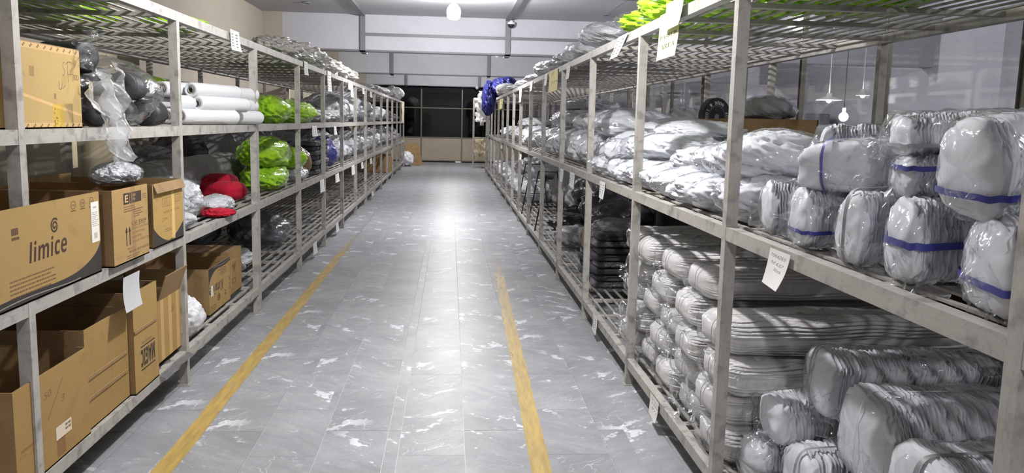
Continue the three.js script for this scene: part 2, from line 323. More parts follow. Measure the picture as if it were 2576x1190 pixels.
for (const [px, py, X] of [[2122, 294, 5.2], [2220, 294, 5.0]]) {
  const p = onX(px, py, X), t = thing('hanging_bulb', 'bare round bulb on a cord behind the glass partition', 'lamp', [p.x, p.y, p.z], 0, 'bare bulbs behind the glass');
  part('bulb', new THREE.SphereGeometry(0.06, 24, 16), M.bulb, t);
  part('lamp_holder', new THREE.CylinderGeometry(0.025, 0.025, 0.07, 14), M.whitePlastic, t, [0, 0.085, 0]);
  part('cord', new THREE.CylinderGeometry(0.005, 0.005, CEIL - p.y - 0.11, 6), M.black, t, [0, (CEIL - p.y + 0.11) / 2, 0]);
  const l = new THREE.PointLight(new THREE.Color().setRGB(...LAMP_RGB), 2, 0, 2); l.castShadow = true; l.shadow.radius = 3; t.add(l);
}
for (const z of [-1.5, -9, -17, -25]) {
  const t = thing('ceiling_lamp', 'flush bulb lamp on the ceiling of the room behind the glass', 'lamp', [5.0, CEIL, z], 0, 'ceiling lamps behind the glass');
  part('ceiling_rose', new THREE.CylinderGeometry(0.06, 0.07, 0.05, 20), M.whitePlastic, t, [0, -0.025, 0]);
  part('bulb', new THREE.SphereGeometry(0.07, 20, 14), M.bulb, t, [0, -0.11, 0]);
  const l = new THREE.PointLight(new THREE.Color().setRGB(...LAMP_RGB), LAMP_CD * 0.5, 0, 2); l.position.set(0, -0.11, 0); l.castShadow = true; l.shadow.radius = 3; t.add(l);
}

// ---------------------------------------------------------------- storage racks: posts, rails, cross bars and slats, two bays to a unit
const PW = 0.046, RH = 0.052;
const geoCache = new Map();
const cached = (key, make) => { if (!geoCache.has(key)) geoCache.set(key, make()); return geoCache.get(key); };
function steelBar(w, h, l, axis, seed) {     // bar centred on the origin along axis, paint texture at its real size
  const key = `bar_${w.toFixed(4)}_${h.toFixed(4)}_${l.toFixed(3)}_${axis}_${seed}`;
  return cached(key, () => {
    const s = axis === 'x' ? [l, h, w] : axis === 'y' ? [w, l, h] : [w, h, l], g = new THREE.BoxGeometry(...s), p = g.attributes.position, uv = g.attributes.uv, r = rng(seed * 7 + 3), ou = r(), ov = r();
    for (let i = 0; i < p.count; i++) { const q = [p.getX(i), p.getY(i), p.getZ(i)], a = axis === 'x' ? 0 : axis === 'y' ? 1 : 2; uv.setXY(i, (q[(a + 1) % 3] + q[(a + 2) % 3]) / 0.5 + ou, q[a] / 1.2 + ov); }
    return g;
  });
}
function tube(parent, name, a, b, w, h, mat, seed = 1) {
  const ax = Math.abs(a[0] - b[0]) > 1e-6 ? 'x' : Math.abs(a[1] - b[1]) > 1e-6 ? 'y' : 'z', l = Math.abs(a[0] - b[0]) + Math.abs(a[1] - b[1]) + Math.abs(a[2] - b[2]);
  return part(name, steelBar(w, h, l, ax, seed), mat, parent, [(a[0] + b[0]) / 2, (a[1] + b[1]) / 2, (a[2] + b[2]) / 2]);
}
const LV_L = [0.205, 0.872, 1.484, 2.105], LV_R = [0.165, 1.165, 2.1];
function rackUnit(side, posts, levels, label, closeEnd, crossPerBay = 3) {
  const xf = side < 0 ? XL : XR, xb = side < 0 ? XLB : XRB, dir = side;              // front face towards the aisle
  const zA = posts[0], t = thing('storage_rack', label, 'rack', [xf, 0, -zA], 0, side < 0 ? 'rack units along the beige wall' : 'rack units along the glass partition');
  const X = x => x - xf, Z = z => -(z - zA), top = levels[levels.length - 1], cx = dir * PW / 2, zend = posts[posts.length - 1];
  posts.forEach((z, i) => {
    if (i === posts.length - 1 && !closeEnd) return;
    const zz = i === posts.length - 1 ? z - PW / 2 - 0.002 : i === 0 ? z + PW / 2 : z;
    const post = tube(t, 'post', [X(xf) + cx, 0.006, Z(zz)], [X(xf) + cx, top - 0.001, Z(zz)], PW, PW, M.steel, i + 1);
    part('foot_plate', cached('foot', () => new THREE.BoxGeometry(0.07, 0.006, 0.07)), M.slat, post, [0, 0.003 - (top + 0.005) / 2, 0]);
    tube(t, 'back_post', [X(xb) - cx, 0.0, Z(zz)], [X(xb) - cx, top - 0.001, Z(zz)], PW, PW, M.slat, i + 4);
  });
  levels.forEach((y, li) => {
    for (let b = 0; b < posts.length - 1; b++) {
      const z0 = posts[b] + (b === 0 ? PW : PW / 2), z1 = posts[b + 1] - (b === posts.length - 2 && closeEnd ? PW + 0.002 : b === posts.length - 2 ? 0 : PW / 2), s = 1 + (b + li * 2) % 5;
      tube(t, 'front_rail', [X(xf) + cx, y - RH / 2, Z(z0)], [X(xf) + cx, y - RH / 2, Z(z1)], PW * 0.94, RH, M.steel, s);
      tube(t, 'back_rail', [X(xb) - cx, y - RH / 2, Z(z0)], [X(xb) - cx, y - RH / 2, Z(z1)], PW * 0.94, RH, M.slat, s + 2);
    }
    for (let b = 0; b < posts.length - 1; b++) {
      const n = crossPerBay;
      for (let k = 0; k < n; k++) { const z = posts[b] + PW / 2 + (posts[b + 1] - posts[b]) * k / n; tube(t, 'cross_bar', [X(xf) + dir * PW, y - 0.018, Z(z)], [X(xb) - dir * PW, y - 0.018, Z(z)], 0.05, 0.022, M.slat, 1 + (k + b) % 3); }
    }
    const inner = Math.abs(xb - xf) - 2 * PW, ns = 17;
    for (let k = 0; k < ns; k++) { const x = xf + dir * (PW + inner * (k + 0.5) / ns); tube(t, 'slat', [X(x), y - 0.0035, Z(posts[0] + 0.002)], [X(x), y - 0.0035, Z(zend - 0.004)], 0.02, 0.007, M.slat, 1 + k % 5); }
  });
  return t;
}
const PL = [1.25, 3.05, 4.79, 6.64, 8.5, 10.15, 11.9, 13.56, 15.2, 16.9, 18.62, 20.4, 22.15, 24.05, 25.75, 27.5];
const PR = [-0.18, 1.46, 3.13, 4.79, 6.45, 8.13, 9.76, 11.4, 13.0, 14.5, 16.02, 17.55, 19.05, 20.6, 22.2, 23.8, 25.4, 27.0];
rackUnit(-1, [PL[0], PL[1], PL[2], PL[3]], LV_L, 'pale steel slatted rack holding printed cartons along the beige wall', true);
for (let i = 3; i < PL.length - 2; i += 2) rackUnit(-1, [PL[i], PL[i + 1], PL[i + 2]], LV_L, i === 3 ? 'pale steel slatted rack holding bright lime bags along the beige wall' : `${ORD[(i - 5) / 2]} pale steel rack past the lime bags along the beige wall`, i + 4 > PL.length - 1);
rackUnit(1, [PR[0], PR[1], PR[2]], LV_R, 'pale steel slatted rack with blue-strapped white bundles along the glass partition', false);
for (let i = 2; i < PR.length - 2; i += 2) rackUnit(1, [PR[i], PR[i + 1], PR[i + 2]], LV_R, i === 2 ? 'pale steel slatted rack with a tall stack of white cloth piles along the glass' : `${ORD[(i - 4) / 2]} pale steel rack past the tall cloth stack along the glass partition`, i + 4 > PR.length - 1);

// ---------------------------------------------------------------- shapes: cloth bundles, bags, film
function planarUV(g, size) { const p = g.attributes.position, uv = g.attributes.uv; for (let i = 0; i < p.count; i++) uv.setXY(i, (p.getZ(i) + 0.5 * p.getY(i)) / size, (p.getX(i) + 0.8 * p.getY(i)) / size); return g; }
const sgnpow = (v, p) => Math.sign(v) * Math.abs(v) ** p;
// bundle of cut cloth sheets: front end at x = 0, runs along +x, rests on y = 0. mode 'x': sheets stand across the length; mode 'y': sheets lie flat
function bundleGeo(seed, L, w, h, mode, o = {}) {
  const r = rng(seed), sheets = Array.from({ length: 400 }, () => r()), t = o.t || (mode === 'x' ? 0.013 : 0.011), PB = o.p || 0.62, cap = o.cap || 0.07;
  const xs = []; for (let i = 0; i <= 9; i++) xs.push(cap * (1 - Math.cos(i / 9 * Math.PI / 2))); const nMid = o.n || 250; for (let i = 1; i <= nMid; i++) xs.push(cap + (L - 2 * cap) * (i / nMid) ** 1.35); for (let i = 1; i <= 5; i++) xs.push(L - cap + cap * Math.sin(i / 5 * Math.PI / 2));
  const nv = xs.length - 1, nu = o.nu || 44;
  return grid(nu, nv, (u, v, i, j) => {
    const x = xs[j], a = u * Math.PI * 2 - Math.PI / 2, P = Math.sin(a) > 0 ? (o.pTop || PB) : PB; let s = 1;
    if (x < cap) s = Math.sqrt(Math.max(0, 1 - (1 - x / cap) ** 2)) ** (o.flat || 0.8); else if (x > L - cap) s = Math.sqrt(Math.max(0, 1 - ((x - L + cap) / cap) ** 2)) ** 0.6;
    const c = sgnpow(Math.cos(a), P), d = sgnpow(Math.sin(a), P);
    const cs = c * s, ds = d * s; let k = 1 + 0.1 * noise(x * 3 + seed * 3.7, cs * 1.3, ds * 1.3) + 0.035 * noise(x * 8, cs * 3 + seed, ds * 3), off = 0;
    if (mode === 'x') {
      const q = (x + 0.06 * noise(c * 1.1 + seed, d * 1.1, x * 2.5) + 0.022 * noise(c * 3, d * 3 + seed, x * 5)) / t, n = Math.floor(q), f = q - n, big = sheets[(n * 7 + 433) % 400] > 0.72;
      const ramp = smooth(cap * 0.35, cap * 0.9, x), groove = f < (big ? 0.45 : 0.28) ? (big ? 0.02 : 0.01) : 0;
      off = -ramp * (0.012 * sheets[(n + 400) % 400] + groove * (0.45 + 0.55 * clamp(0.5 + d)));
    }
    let y = h / 2 + (h / 2 * k + off) * d * s, z = (w / 2 * k + off) * c * s;
    if (mode === 'y') { const q = (y + 0.012 * noise(x * 4, seed, c)) / t, n = Math.floor(q), f = q - n; const g = (f < 0.3 ? 0.012 : 0) + 0.014 * sheets[(n + 400) % 400]; z -= Math.sign(c) * g * Math.min(1, Math.abs(c) * 1.4) * smooth(0, 0.06, x); }
    y = Math.max(0, y) + (o.droop || 0) * (1 - Math.cos(Math.min(1, x / L) * Math.PI)) * 0.5; 
    return [x + (mode === 'y' ? 0 : 0.012 * noise(cs * 2, ds * 2, seed)) - (o.shear || 0) * z, y, z + (o.bend || 0) * x * x];
  }, 3, 6);
}
// film round a bundle: a loose creased sleeve; mouth > 0 lets it run out in front to a ruffled lip
function filmGeo(seed, L, w, h, o = {}) {
  const nu = 64, nv = 60, mouth = o.mouth || 0, fat = o.fat ?? 0.016;
  return planarUV(grid(nu, nv, (u, v) => {
    const x = -0.022 - mouth + (L + 0.05 + mouth) * v, a = u * Math.PI * 2 - Math.PI / 2, c = sgnpow(Math.cos(a), 0.7), d = sgnpow(Math.sin(a), 0.7);
    const xi = x + 0.022; let s;
    if (xi >= 0) s = Math.min(1, Math.sqrt(clamp(1 - (1 - clamp(xi / 0.09)) ** 2)) ** 0.7) * Math.sqrt(clamp(1 - (clamp((x - L + 0.07) / 0.1)) ** 2)); else s = 0;
    if (mouth) { const q = clamp(-xi / mouth); const neck = 0.34 + 0.66 * (1 - smooth(0, 0.5, q)) + 0.5 * smooth(0.45, 1, q); s = xi < 0 ? neck * (1 - 0.25 * Math.abs(c)) : Math.max(s, 1 - 0.0 * q); }
    const yp = h / 2 * d * s, zp = w / 2 * c * s, cr = (f, zz) => 0.5 - Math.abs(noise(zp * f + seed * 3.1, yp * f + zz, x * f * 0.8 + zp * f * 0.4)) * 1.5;
    const fold = (mouth && xi < 0) ? 0.22 * Math.sin(a * 9 + seed) * clamp(-xi / mouth) : 0;
    const amp = o.crease || 0.028; const k = amp * (cr(6, 2.2) + 0.6 * cr(14, 5.1) + 0.35 * cr(30, 1.3) - 0.3);
    const rad = (fat + k) * s * s, ww = w / 2 * (1 + fold) * s + rad, hh = h / 2 * (1 + fold) * s + rad, push = xi < 0.2 ? (fat + k) * (1 - Math.min(1, s * s)) : 0;
    const sag = mouth && xi < 0 ? -0.35 * xi * xi / mouth - 0.25 * h * clamp(-xi / mouth) : 0;
    return [x - push - (o.shear || 0) * ww * c, Math.max(0.001, h / 2 + hh * d + sag), ww * c + (o.bend || 0) * Math.max(0, x) ** 2];
  }), 0.45);
}
// strap laid lengthwise round a bundle: 'h' level across the front end, 'v' upright across it
function strapGeo(L, w, h, how, at, width = 0.02, half = 0.5, cap = 0.07, shear = 0) {
  const off = 0.009, pts = [], n = 26;
  const W2 = (how === 'h' ? w : h) / 2 + off;
  pts.push([half, 1]); pts.push([cap + 0.01, 1]);
  for (let i = 1; i < n; i++) { const a = i / n * Math.PI; pts.push([cap + 0.01 - (cap + 0.01 + off) * Math.sin(a) ** 0.7, sgnpow(Math.cos(a), 0.62)]); }
  pts.push([cap + 0.01, -1]); pts.push([half, -1]);
  const nv = pts.length - 1;
  return grid(2, nv, (u, v, i, j) => { const [x, s] = pts[j], e = (u - 0.5) * width; const zz = s * W2 * (1 - 0.9 * (Math.abs(at - 0.5)) ** 2); return how === 'h' ? [x - shear * zz, h * at + e + 0.004 * noise(j * 0.3, 2), zz] : [x - shear * w * at, h / 2 + s * W2, w * at + e]; }, 1, 6);
}
// lumpy bag content: rests on y = 0, centred, lumps of rolled goods
function lumpGeo(seed, w, h, d, o = {}) {
  const r = rng(seed * 13 + 1), pts = []; const np = o.lumps || 26;
  for (let i = 0; i < np; i++) { const th = r() * Math.PI * 2, y = r() * 2 - 1, q = Math.sqrt(1 - y * y); pts.push([q * Math.cos(th), y, q * Math.sin(th)]); }
  const nu = o.nu || 72, nv = o.nv || 44, fine = o.fine ?? 0.022, ang = o.ang ?? 0.5;
  return planarUV(grid(nu, nv, (u, v) => {
    const th = u * Math.PI * 2, ph = v * Math.PI, x = Math.sin(ph) * Math.cos(th), y = -Math.cos(ph), z = Math.sin(ph) * Math.sin(th);
    let d1 = 9, d2 = 9; for (const p of pts) { const q = (p[0] - x) ** 2 + (p[1] - y) ** 2 + (p[2] - z) ** 2; if (q < d1) { d2 = d1; d1 = q; } else if (q < d2) d2 = q; }
    const crev = Math.sqrt(d2) - Math.sqrt(d1);
    let k = 1 + (o.lump ?? 0.1) * (smooth(0, 0.5, crev) - 0.6) + 0.12 * noise(x * 1.6 + seed, y * 1.6, z * 1.6) + (o.fold ?? 0.03) * (0.5 - Math.abs(noise(x * 5 + seed, y * 5, z * 5)) * 2) + fine * (0.5 - Math.abs(noise(x * 13 + seed, y * 11, z * 13)) * 2);
    const ey = sgnpow(y, 0.8), f = 1 - 0.18 * clamp(y);
    return [w / 2 * x * k * f, Math.max(0, h / 2 * (1 + ey * k)) * (y < 0 ? 1 : 1), d / 2 * z * k * f];
  }), 0.7);
}
function sackFilm(seed, w, h, d, o = {}) {
  const nu = 56, nv = 36, tip = o.tip ?? 0.0;
  return planarUV(grid(nu, nv, (u, v) => {
    const th = u * Math.PI * 2, ph = v * Math.PI, x = Math.sin(ph) * Math.cos(th), y = -Math.cos(ph), z = Math.sin(ph) * Math.sin(th);
    const cr = (f, q) => 0.5 - Math.abs(noise(x * f + seed, y * f, z * f + q)) * 1.6;
    let k = 1.03 + 0.1 * noise(x * 1.6 + seed, y * 1.6, z * 1.6) + 0.06 * cr(3.4, 1) + 0.04 * cr(7.7, 4) + 0.018 * cr(15, 7);
    const ey = sgnpow(y, 0.8); let yy = h / 2 * (1 + ey * k), f = 1 - 0.18 * clamp(y);
    if (tip && v > 0.84) { const q = (v - 0.84) / 0.16; f *= (1 - 0.35 * smooth(0, 0.5, q)); const sp = smooth(0.25, 1, q); yy += tip * sp; const rr = (0.14 + 0.12 * q) * (1 + 0.5 * Math.sin(th * 5 + seed)); const R = Math.sin(ph); const m = smooth(0.2, 0.8, q); f = f * (1 - m) + m * rr / Math.max(R, 0.02) * Math.min(1, R * 6); }
    return [w / 2 * x * k * f + (o.lean || 0) * smooth(0.8, 1, v), Math.max(0.0005, yy), d / 2 * z * k * f];
  }), 0.9);
}
// free film flap, hanging or standing
function flapGeo(seed, w, h, o = {}) {
  return grid(22, 22, (u, v) => { const x = (u - 0.5) * w * (1 - (o.taper ?? 0.6) * v) ; const n = 0.05 * noise(u * 4 + seed, v * 4, 1) + 0.025 * (0.5 - Math.abs(noise(u * 10 + seed, v * 9, 3))); return [n * 1.6 + (o.curl || 0) * v * v + 0.03 * Math.sin(u * 14 + seed) * (1 - v * 0.4), -h * v + 0.02 * noise(u * 6, v * 5, seed), x + 0.02 * noise(u * 5, v * 5 + seed, 4)]; }, w / 0.4, h / 0.4);
}

// ---------------------------------------------------------------- goods on the glass-partition rack
function bundle(o) {
  const t = thing(o.name || 'cloth_bundle', o.label, o.category || 'bundle', [o.x, o.y, -o.z], o.turn || 0, o.group);
  if (o.tilt) t.rotation.z = o.tilt;
  const key = `b_${o.seed}_${o.L}_${o.w}_${o.h}_${o.mode}`;
  part('cloth_sheets', cached(key, () => bundleGeo(o.seed, o.L, o.w, o.h, o.mode, o.geo || {})), o.mat || M.cloth, t);
  for (const s of o.straps || []) part('strap', strapGeo(o.L, o.w, o.h, s[0], s[1], s[2] || 0.02, s[4] || 0.3, (o.geo || {}).cap || 0.07, (o.geo || {}).shear || 0), s[3] || M.strapBlue, t);
  let film; if (o.film !== false) film = part('plastic_film', cached('f' + key + (o.mouth || 0), () => filmGeo(o.seed + 0.5, Math.min(o.L, o.filmL || o.L), o.w * 0.97, o.h * 0.98, { mouth: o.mouth, fat: o.fat, crease: o.crease, shear: (o.geo || {}).shear })), M.film, t);
  if (o.flap && film) { part('film_flap', cached(`flap_${(o.seed + 2) % 4}`, () => flapGeo(o.seed + 2, 0.2, 0.17, { taper: 0.8 })), M.film, film, [-0.02, o.h * 0.45, o.w * 0.3], [0.5 * (o.seed % 3 - 1), 0.3, 0.1]); }
  return t;
}
const SM = LV_R[1], SB = LV_R[0], ST = LV_R[2];
{
  const G = M.strapGrey;
  const rows = [
    // x, y, z, L, w, h, seed, straps, mouth, turn, tilt, label
    [1.15, SM, 2.97, 1.1, 0.2, 0.2, 1, [], 0.0, 0.3, 0, 'unstrapped white sheet bundle beside the tall post on the waist-high shelf'],
    [1.12, SM, 2.62, 1.2, 0.24, 0.205, 2, [['h', 0.3, 0.012]], 0.0, 0.34, 0, 'white sheet bundle with a low level blue strap, lower tier, beside the unstrapped one'],
    [1.12, SM, 2.28, 1.2, 0.2, 0.215, 3, [['v', 0.1, 0.012, G]], 0, 0.36, 0, 'white sheet bundle with an upright grey strap in the lower tier'],
    [1.12, SM, 2.0, 1.2, 0.2, 0.22, 4, [['h', 0.5, 0.018]], 0, 0.32, 0, 'white sheet bundle with a blue strap halfway up, between grey-strapped and largest lower bundles'],
    [1.12, SM, 1.66, 1.2, 0.28, 0.215, 5, [['h', 0.33, 0.016]], 0, 0.26, 0, 'largest lower-tier white bundle with a blue strap under a slit'],
    [1.36, SM + 0.2, 2.98, 1.0, 0.26, 0.2, 6, [], 0.05, 0.15, 0.03, 'unstrapped white bundle lying on the upper tier beside the tall post'],
    [1.18, SM + 0.185, 2.52, 1.1, 0.25, 0.165, 7, [['v', -0.06, 0.014]], 0.0, 0.2, 0.06, 'upper-tier white bundle with an upright blue strap across its front'],
    [1.2, SM + 0.2, 2.16, 1.1, 0.22, 0.125, 8, [['h', 0.72, 0.013]], 0, 0.2, 0.02, 'flat upper-tier white bundle with a thin blue strap, squeezed beneath another'],
    [1.22, SM + 0.31, 2.22, 1.1, 0.23, 0.125, 9, [['h', 0.3, 0.01, G]], 0.05, 0.22, 0.04, 'topmost white bundle with a thin grey strap'],
    [1.13, SM + 0.185, 1.76, 1.1, 0.25, 0.235, 10, [['h', 0.28, 0.015]], 0, 0.3, 0.1, 'big leaning white bundle with a blue strap on the upper tier'],
    [1.15, SM + 0.2, 1.36, 1.1, 0.24, 0.18, 11, [], 0, 0.2, 0, 'unstrapped white bundle on the upper tier beside the big leaning one'],
  ];
  for (const [x, y, z, L, w, h, seed, straps, mouth, turn, tilt, label] of rows) bundle({ x, y, z, L, w, h, seed, straps, mouth, turn, tilt, mode: 'x', group: 'white sheet bundles on the waist-high shelf', label, fat: 0.0, crease: 0.02, geo: { cap: 0.045, flat: 0.6, p: 0.52, pTop: 0.85, t: 0.013, shear: seed === 7 ? -0.5 : seed === 10 ? 0.35 : 0.55 }, flap: seed !== 9 });
}
{ // heap on the low shelf of the same bay
  const G = M.strapGrey;
  const rows = [
    [1.16, SB, 3.0, 0.9, 0.22, 0.2, 21, [['h', 0.5, 0.01, G]], 0, 0.3, 0, 'small white bundle with a level grey strap at the foot of the tall post'],
    [1.22, SB, 2.72, 1.0, 0.3, 0.27, 22, [['v', 0.1, 0.014, G]], 0, 0.15, 0, 'white bundle with an upright grey strap in the bottom layer of the low heap'],
    [1.25, SB, 2.38, 1.0, 0.32, 0.28, 23, [], 0, 0.1, 0, 'unstrapped white bundle in the bottom layer of the low heap, beside the grey-strapped one'],
    [1.2, SB, 2.04, 1.0, 0.32, 0.28, 24, [], 0, 0.1, 0, 'unstrapped white bundle in the bottom layer of the low heap, second from the grey-strapped one'],
    [1.2, SB, 1.7, 1.0, 0.32, 0.28, 25, [], 0, 0.1, 0, 'unstrapped white bundle in the bottom layer of the low heap, third from the grey-strapped one'],
    [1.22, SB + 0.2, 2.98, 1.0, 0.26, 0.17, 26, [], 0.05, 0.2, 0, 'round glossy white bag on the small grey-strapped bundle of the low heap'],
    [1.33, SB + 0.36, 2.86, 1.05, 0.34, 0.24, 27, [['v', -0.1, 0.014, G]], 0, 0.02, -0.05, 'topmost white bundle of the low heap with a grey strap over its front'],
    [1.28, SB + 0.28, 2.42, 1.1, 0.42, 0.29, 28, [['v', 0.02, 0.006, M.cloth]], 0, 0.1, -0.03, 'broad white bundle of the low heap tied with white cord'],
    [1.22, SB + 0.27, 2.0, 1.1, 0.38, 0.27, 29, [['v', 0.05, 0.018, G]], 0, 0.1, 0, 'white bundle of the low heap with a wide grey strap beside the broad one'],
    [1.24, SB + 0.27, 1.62, 1.1, 0.36, 0.26, 30, [], 0.06, 0.1, 0, 'loose-mouthed white bundle of the low heap beside the wide-strapped one'],
    [1.75, SB + 0.5, 2.3, 0.7, 0.4, 0.2, 31, [], 0, 0, 0, 'white bundle lying across the back of the low heap'],
  ];
  for (const [x, y, z, L, w, h, seed, straps, mouth, turn, tilt, label] of rows) bundle({ x, y, z, L, w, h, seed, straps, mouth, turn, tilt, mode: 'x', group: 'white bundles heaped on the low shelf', label, fat: 0.003, crease: 0.018, geo: { p: 0.46, pTop: 0.62, t: 0.014, cap: 0.05, flat: 0.6, shear: 0.2 }, flap: true });
}
{ // tall stack of folded piles, sheets lying flat, tied with thin black cord
  const g = 'stacked white folded piles on the low shelf';
  const r = rng(71); let n = 0;
  for (let row = 0; row < 5; row++) {
    const zs = row % 2 ? [3.42, 3.9, 4.42, 4.95] : [3.36, 3.8, 4.28, 4.72, 5.18];
    for (const z of zs) {
      const lab = `${ORD[zs.indexOf(z)]} cloth pile from the strapped bundles in the ${ORD[row]} layer of the tall stack`;
      if (row === 4 && z < 3.6) continue;
      const v = n++ % 7, h = 0.15;
      bundle({ name: 'cloth_pile', category: 'cloth pile', x: 1.1 + 0.06 * r(), y: SB + row * 0.148, z: z + (r() - 0.5) * 0.04, L: 1.22, w: 0.42, h: h - 0.002, seed: 40 + v, mode: 'y', geo: { t: 0.0125, p: 0.42, pTop: 0.6, cap: 0.09, n: 26, nu: 170 }, straps: [['v', 0.16 - 0.06 * (v % 3), 0.005, M.strapBlack, 0.9]], mouth: v % 2 ? 0.05 : 0, filmL: 0.6, turn: (r() - 0.5) * 0.1, group: g, label: lab, mat: M.clothWarm, fat: 0.0, crease: 0.024 });
    }
  }
}
const seriesN = new Map(); const seriesLabel = (kind, dy, where) => { const tier = dy > 0.05 ? 'upper' : 'lower', k = kind + tier + where, n = seriesN.get(k) || 0; seriesN.set(k, n + 1); return `${ORD[n]} ${kind} ${where}, ${tier} tier of the waist-high shelf`; };
// clear bags full of lumpy or folded goods
const lumpVar = (v, o) => cached(`lump_${v}_${JSON.stringify(o)}`, () => lumpGeo(v + 1, 1, 1, 1, o));
const filmVar = (v, tip) => cached(`sack_${v}_${tip}`, () => sackFilm(v + 0.37, 1, 1, 1, { tip }));
function sack(o) {   // x: front, grows inwards; side +1 right rack, -1 left rack
  const t = thing(o.name || 'plastic_bag', o.label, o.category || 'bag', [o.x + (o.side ?? 1) * o.d / 2, o.y, -o.z], o.turn || 0, o.group);
  const v = o.v ?? 0, c = part(o.inner || 'contents', lumpVar(v % 6, o.lump || { lumps: 26, lump: 0.12, fold: 0.04 }), o.mat || M.cloth, t); c.scale.set(o.d, o.h, o.w);
  if (o.film !== false) { const f = part('plastic_film', filmVar(v % 5, o.tip || 0), o.filmMat || M.film, t); f.scale.set(o.d, o.h, o.w); }
  return t;
}
{
  const g = 'clear white bags on the waist-high shelf';
  const r = rng(31);
  // first bay past the strapped bundles: two tiers
  for (const [x, dy, z, w, h, d, v, tip] of [
    [1.09, 0, 3.34, 0.32, 0.2, 0.55, 0, 0], [1.07, 0, 3.66, 0.32, 0.17, 0.55, 1, 0], [1.06, 0, 3.97, 0.34, 0.17, 0.55, 2, 0], [1.07, 0, 4.3, 0.34, 0.18, 0.55, 3, 0], [1.08, 0, 4.62, 0.32, 0.19, 0.55, 4, 0],
    [1.12, 0.155, 3.42, 0.36, 0.22, 0.5, 5, 0], [1.16, 0.14, 3.74, 0.34, 0.19, 0.45, 0, 0], [1.2, 0.14, 4.06, 0.36, 0.17, 0.42, 3, 0], [1.22, 0.14, 4.5, 0.36, 0.14, 0.42, 2, 0],
    [1.66, 0.0, 3.5, 0.5, 0.24, 0.5, 1, 0], [1.66, 0.0, 4.1, 0.5, 0.25, 0.5, 4, 0], [1.66, 0.0, 4.7, 0.5, 0.22, 0.5, 5, 0],
  ]) sack({ x, y: SM + dy, z, w, h, d, v, tip, label: seriesLabel('soft white bag', dy, 'past the strapped bundles'), group: g, mat: M.cloth, turn: (r() - 0.5) * 0.3, lump: { lumps: 44, lump: 0.12, fold: 0.12 } });
  // second bay
  for (const [x, dy, z, w, h, d, v, tip] of [
    [1.07, 0, 4.98, 0.34, 0.18, 0.55, 4, 0], [1.05, 0, 5.34, 0.36, 0.17, 0.55, 1, 0], [1.05, 0, 5.98, 0.36, 0.19, 0.55, 5, 0], [1.07, 0, 6.3, 0.34, 0.18, 0.55, 3, 0],
    [1.12, 0.16, 5.08, 0.38, 0.18, 0.6, 2, 0], [1.14, 0.15, 5.5, 0.4, 0.19, 0.6, 0, 0], [1.14, 0.15, 6.0, 0.42, 0.2, 0.6, 4, 0], [1.3, 0.28, 5.3, 0.44, 0.14, 0.6, 1, 0], [1.34, 0.28, 5.9, 0.44, 0.16, 0.6, 3, 0],
  ]) sack({ x, y: SM + dy, z, w, h, d, v, tip, label: seriesLabel('creased white bag', dy, 'past the brown carton'), group: g, mat: M.cloth, turn: (r() - 0.5) * 0.3, lump: { lumps: 70, lump: 0.1, fold: 0.12 } });
  // rolled cloth in film
  for (const [z, y] of [[5.62, SM + 0.02], [5.78, SM + 0.13]]) bundle({ name: 'cloth_roll', category: 'roll', x: 1.07, y, z, L: 0.8, w: 0.15, h: 0.14, seed: 61 + z, mode: 'x', geo: { t: 0.03, p: 0.9, n: 40 }, label: z < 5.7 ? 'rolled white cloth in film lying on the waist-high shelf slats' : 'rolled white cloth in film lying on another roll', group: 'rolled cloths on the waist-high shelf', fat: 0.012 });
  // third to fifth bay: bigger soft bags in a heap
  const fg = 'bulging clear bags further along the waist-high shelf';
  for (const [x, dy, z, w, h, d, v, tip] of [
    [1.05, 0, 6.75, 0.5, 0.27, 0.7, 0, 0], [1.06, 0, 7.3, 0.55, 0.32, 0.8, 1, 0], [1.06, 0, 7.9, 0.55, 0.32, 0.8, 2, 0], [1.14, 0.26, 7.0, 0.55, 0.26, 0.8, 3, 0], [1.16, 0.27, 7.65, 0.6, 0.26, 0.8, 4, 0],
    [1.06, 0, 8.5, 0.55, 0.34, 0.8, 5, 0], [1.06, 0, 9.1, 0.6, 0.34, 0.8, 0, 0], [1.2, 0.28, 8.7, 0.6, 0.24, 0.8, 1, 0], [1.06, 0, 9.75, 0.55, 0.3, 0.8, 2, 0],
    [1.06, 0, 10.35, 0.6, 0.36, 0.85, 3, 0], [1.06, 0, 11.0, 0.6, 0.34, 0.85, 4, 0], [1.16, 0.3, 10.3, 0.7, 0.26, 0.85, 5, 0], [1.2, 0.3, 10.95, 0.6, 0.24, 0.85, 0, 0], [1.35, 0.5, 10.5, 0.7, 0.2, 0.8, 2, 0],
    [1.1, 0, 11.65, 0.5, 0.3, 0.8, 1, 0], [1.06, 0, 13.3, 0.7, 0.3, 0.8, 2, 0.15], [1.06, 0, 14.2, 0.7, 0.32, 0.8, 3, 0], [1.06, 0, 15.1, 0.8, 0.34, 0.8, 4, 0], [1.06, 0, 16.2, 0.8, 0.3, 0.8, 0, 0], [1.06, 0, 17.4, 0.9, 0.26, 0.8, 5, 0.12], [1.1, 0.25, 14.8, 0.7, 0.22, 0.7, 1, 0], [1.1, 0, 19.6, 0.6, 0.3, 0.7, 4, 0],
  ]) sack({ x: x + 0.075, y: SM + dy, z, w: w * 0.95, h, d: d - 0.1, v, tip, label: seriesLabel('bulging clear bag', dy, 'past the rolled cloth'), group: fg, mat: z < 9.8 ? M.cloth : M.wrapWhite, film: z < 9.8, turn: (r() - 0.5) * 0.3, lump: { lumps: 40, lump: 0.15, fold: 0.1 } });
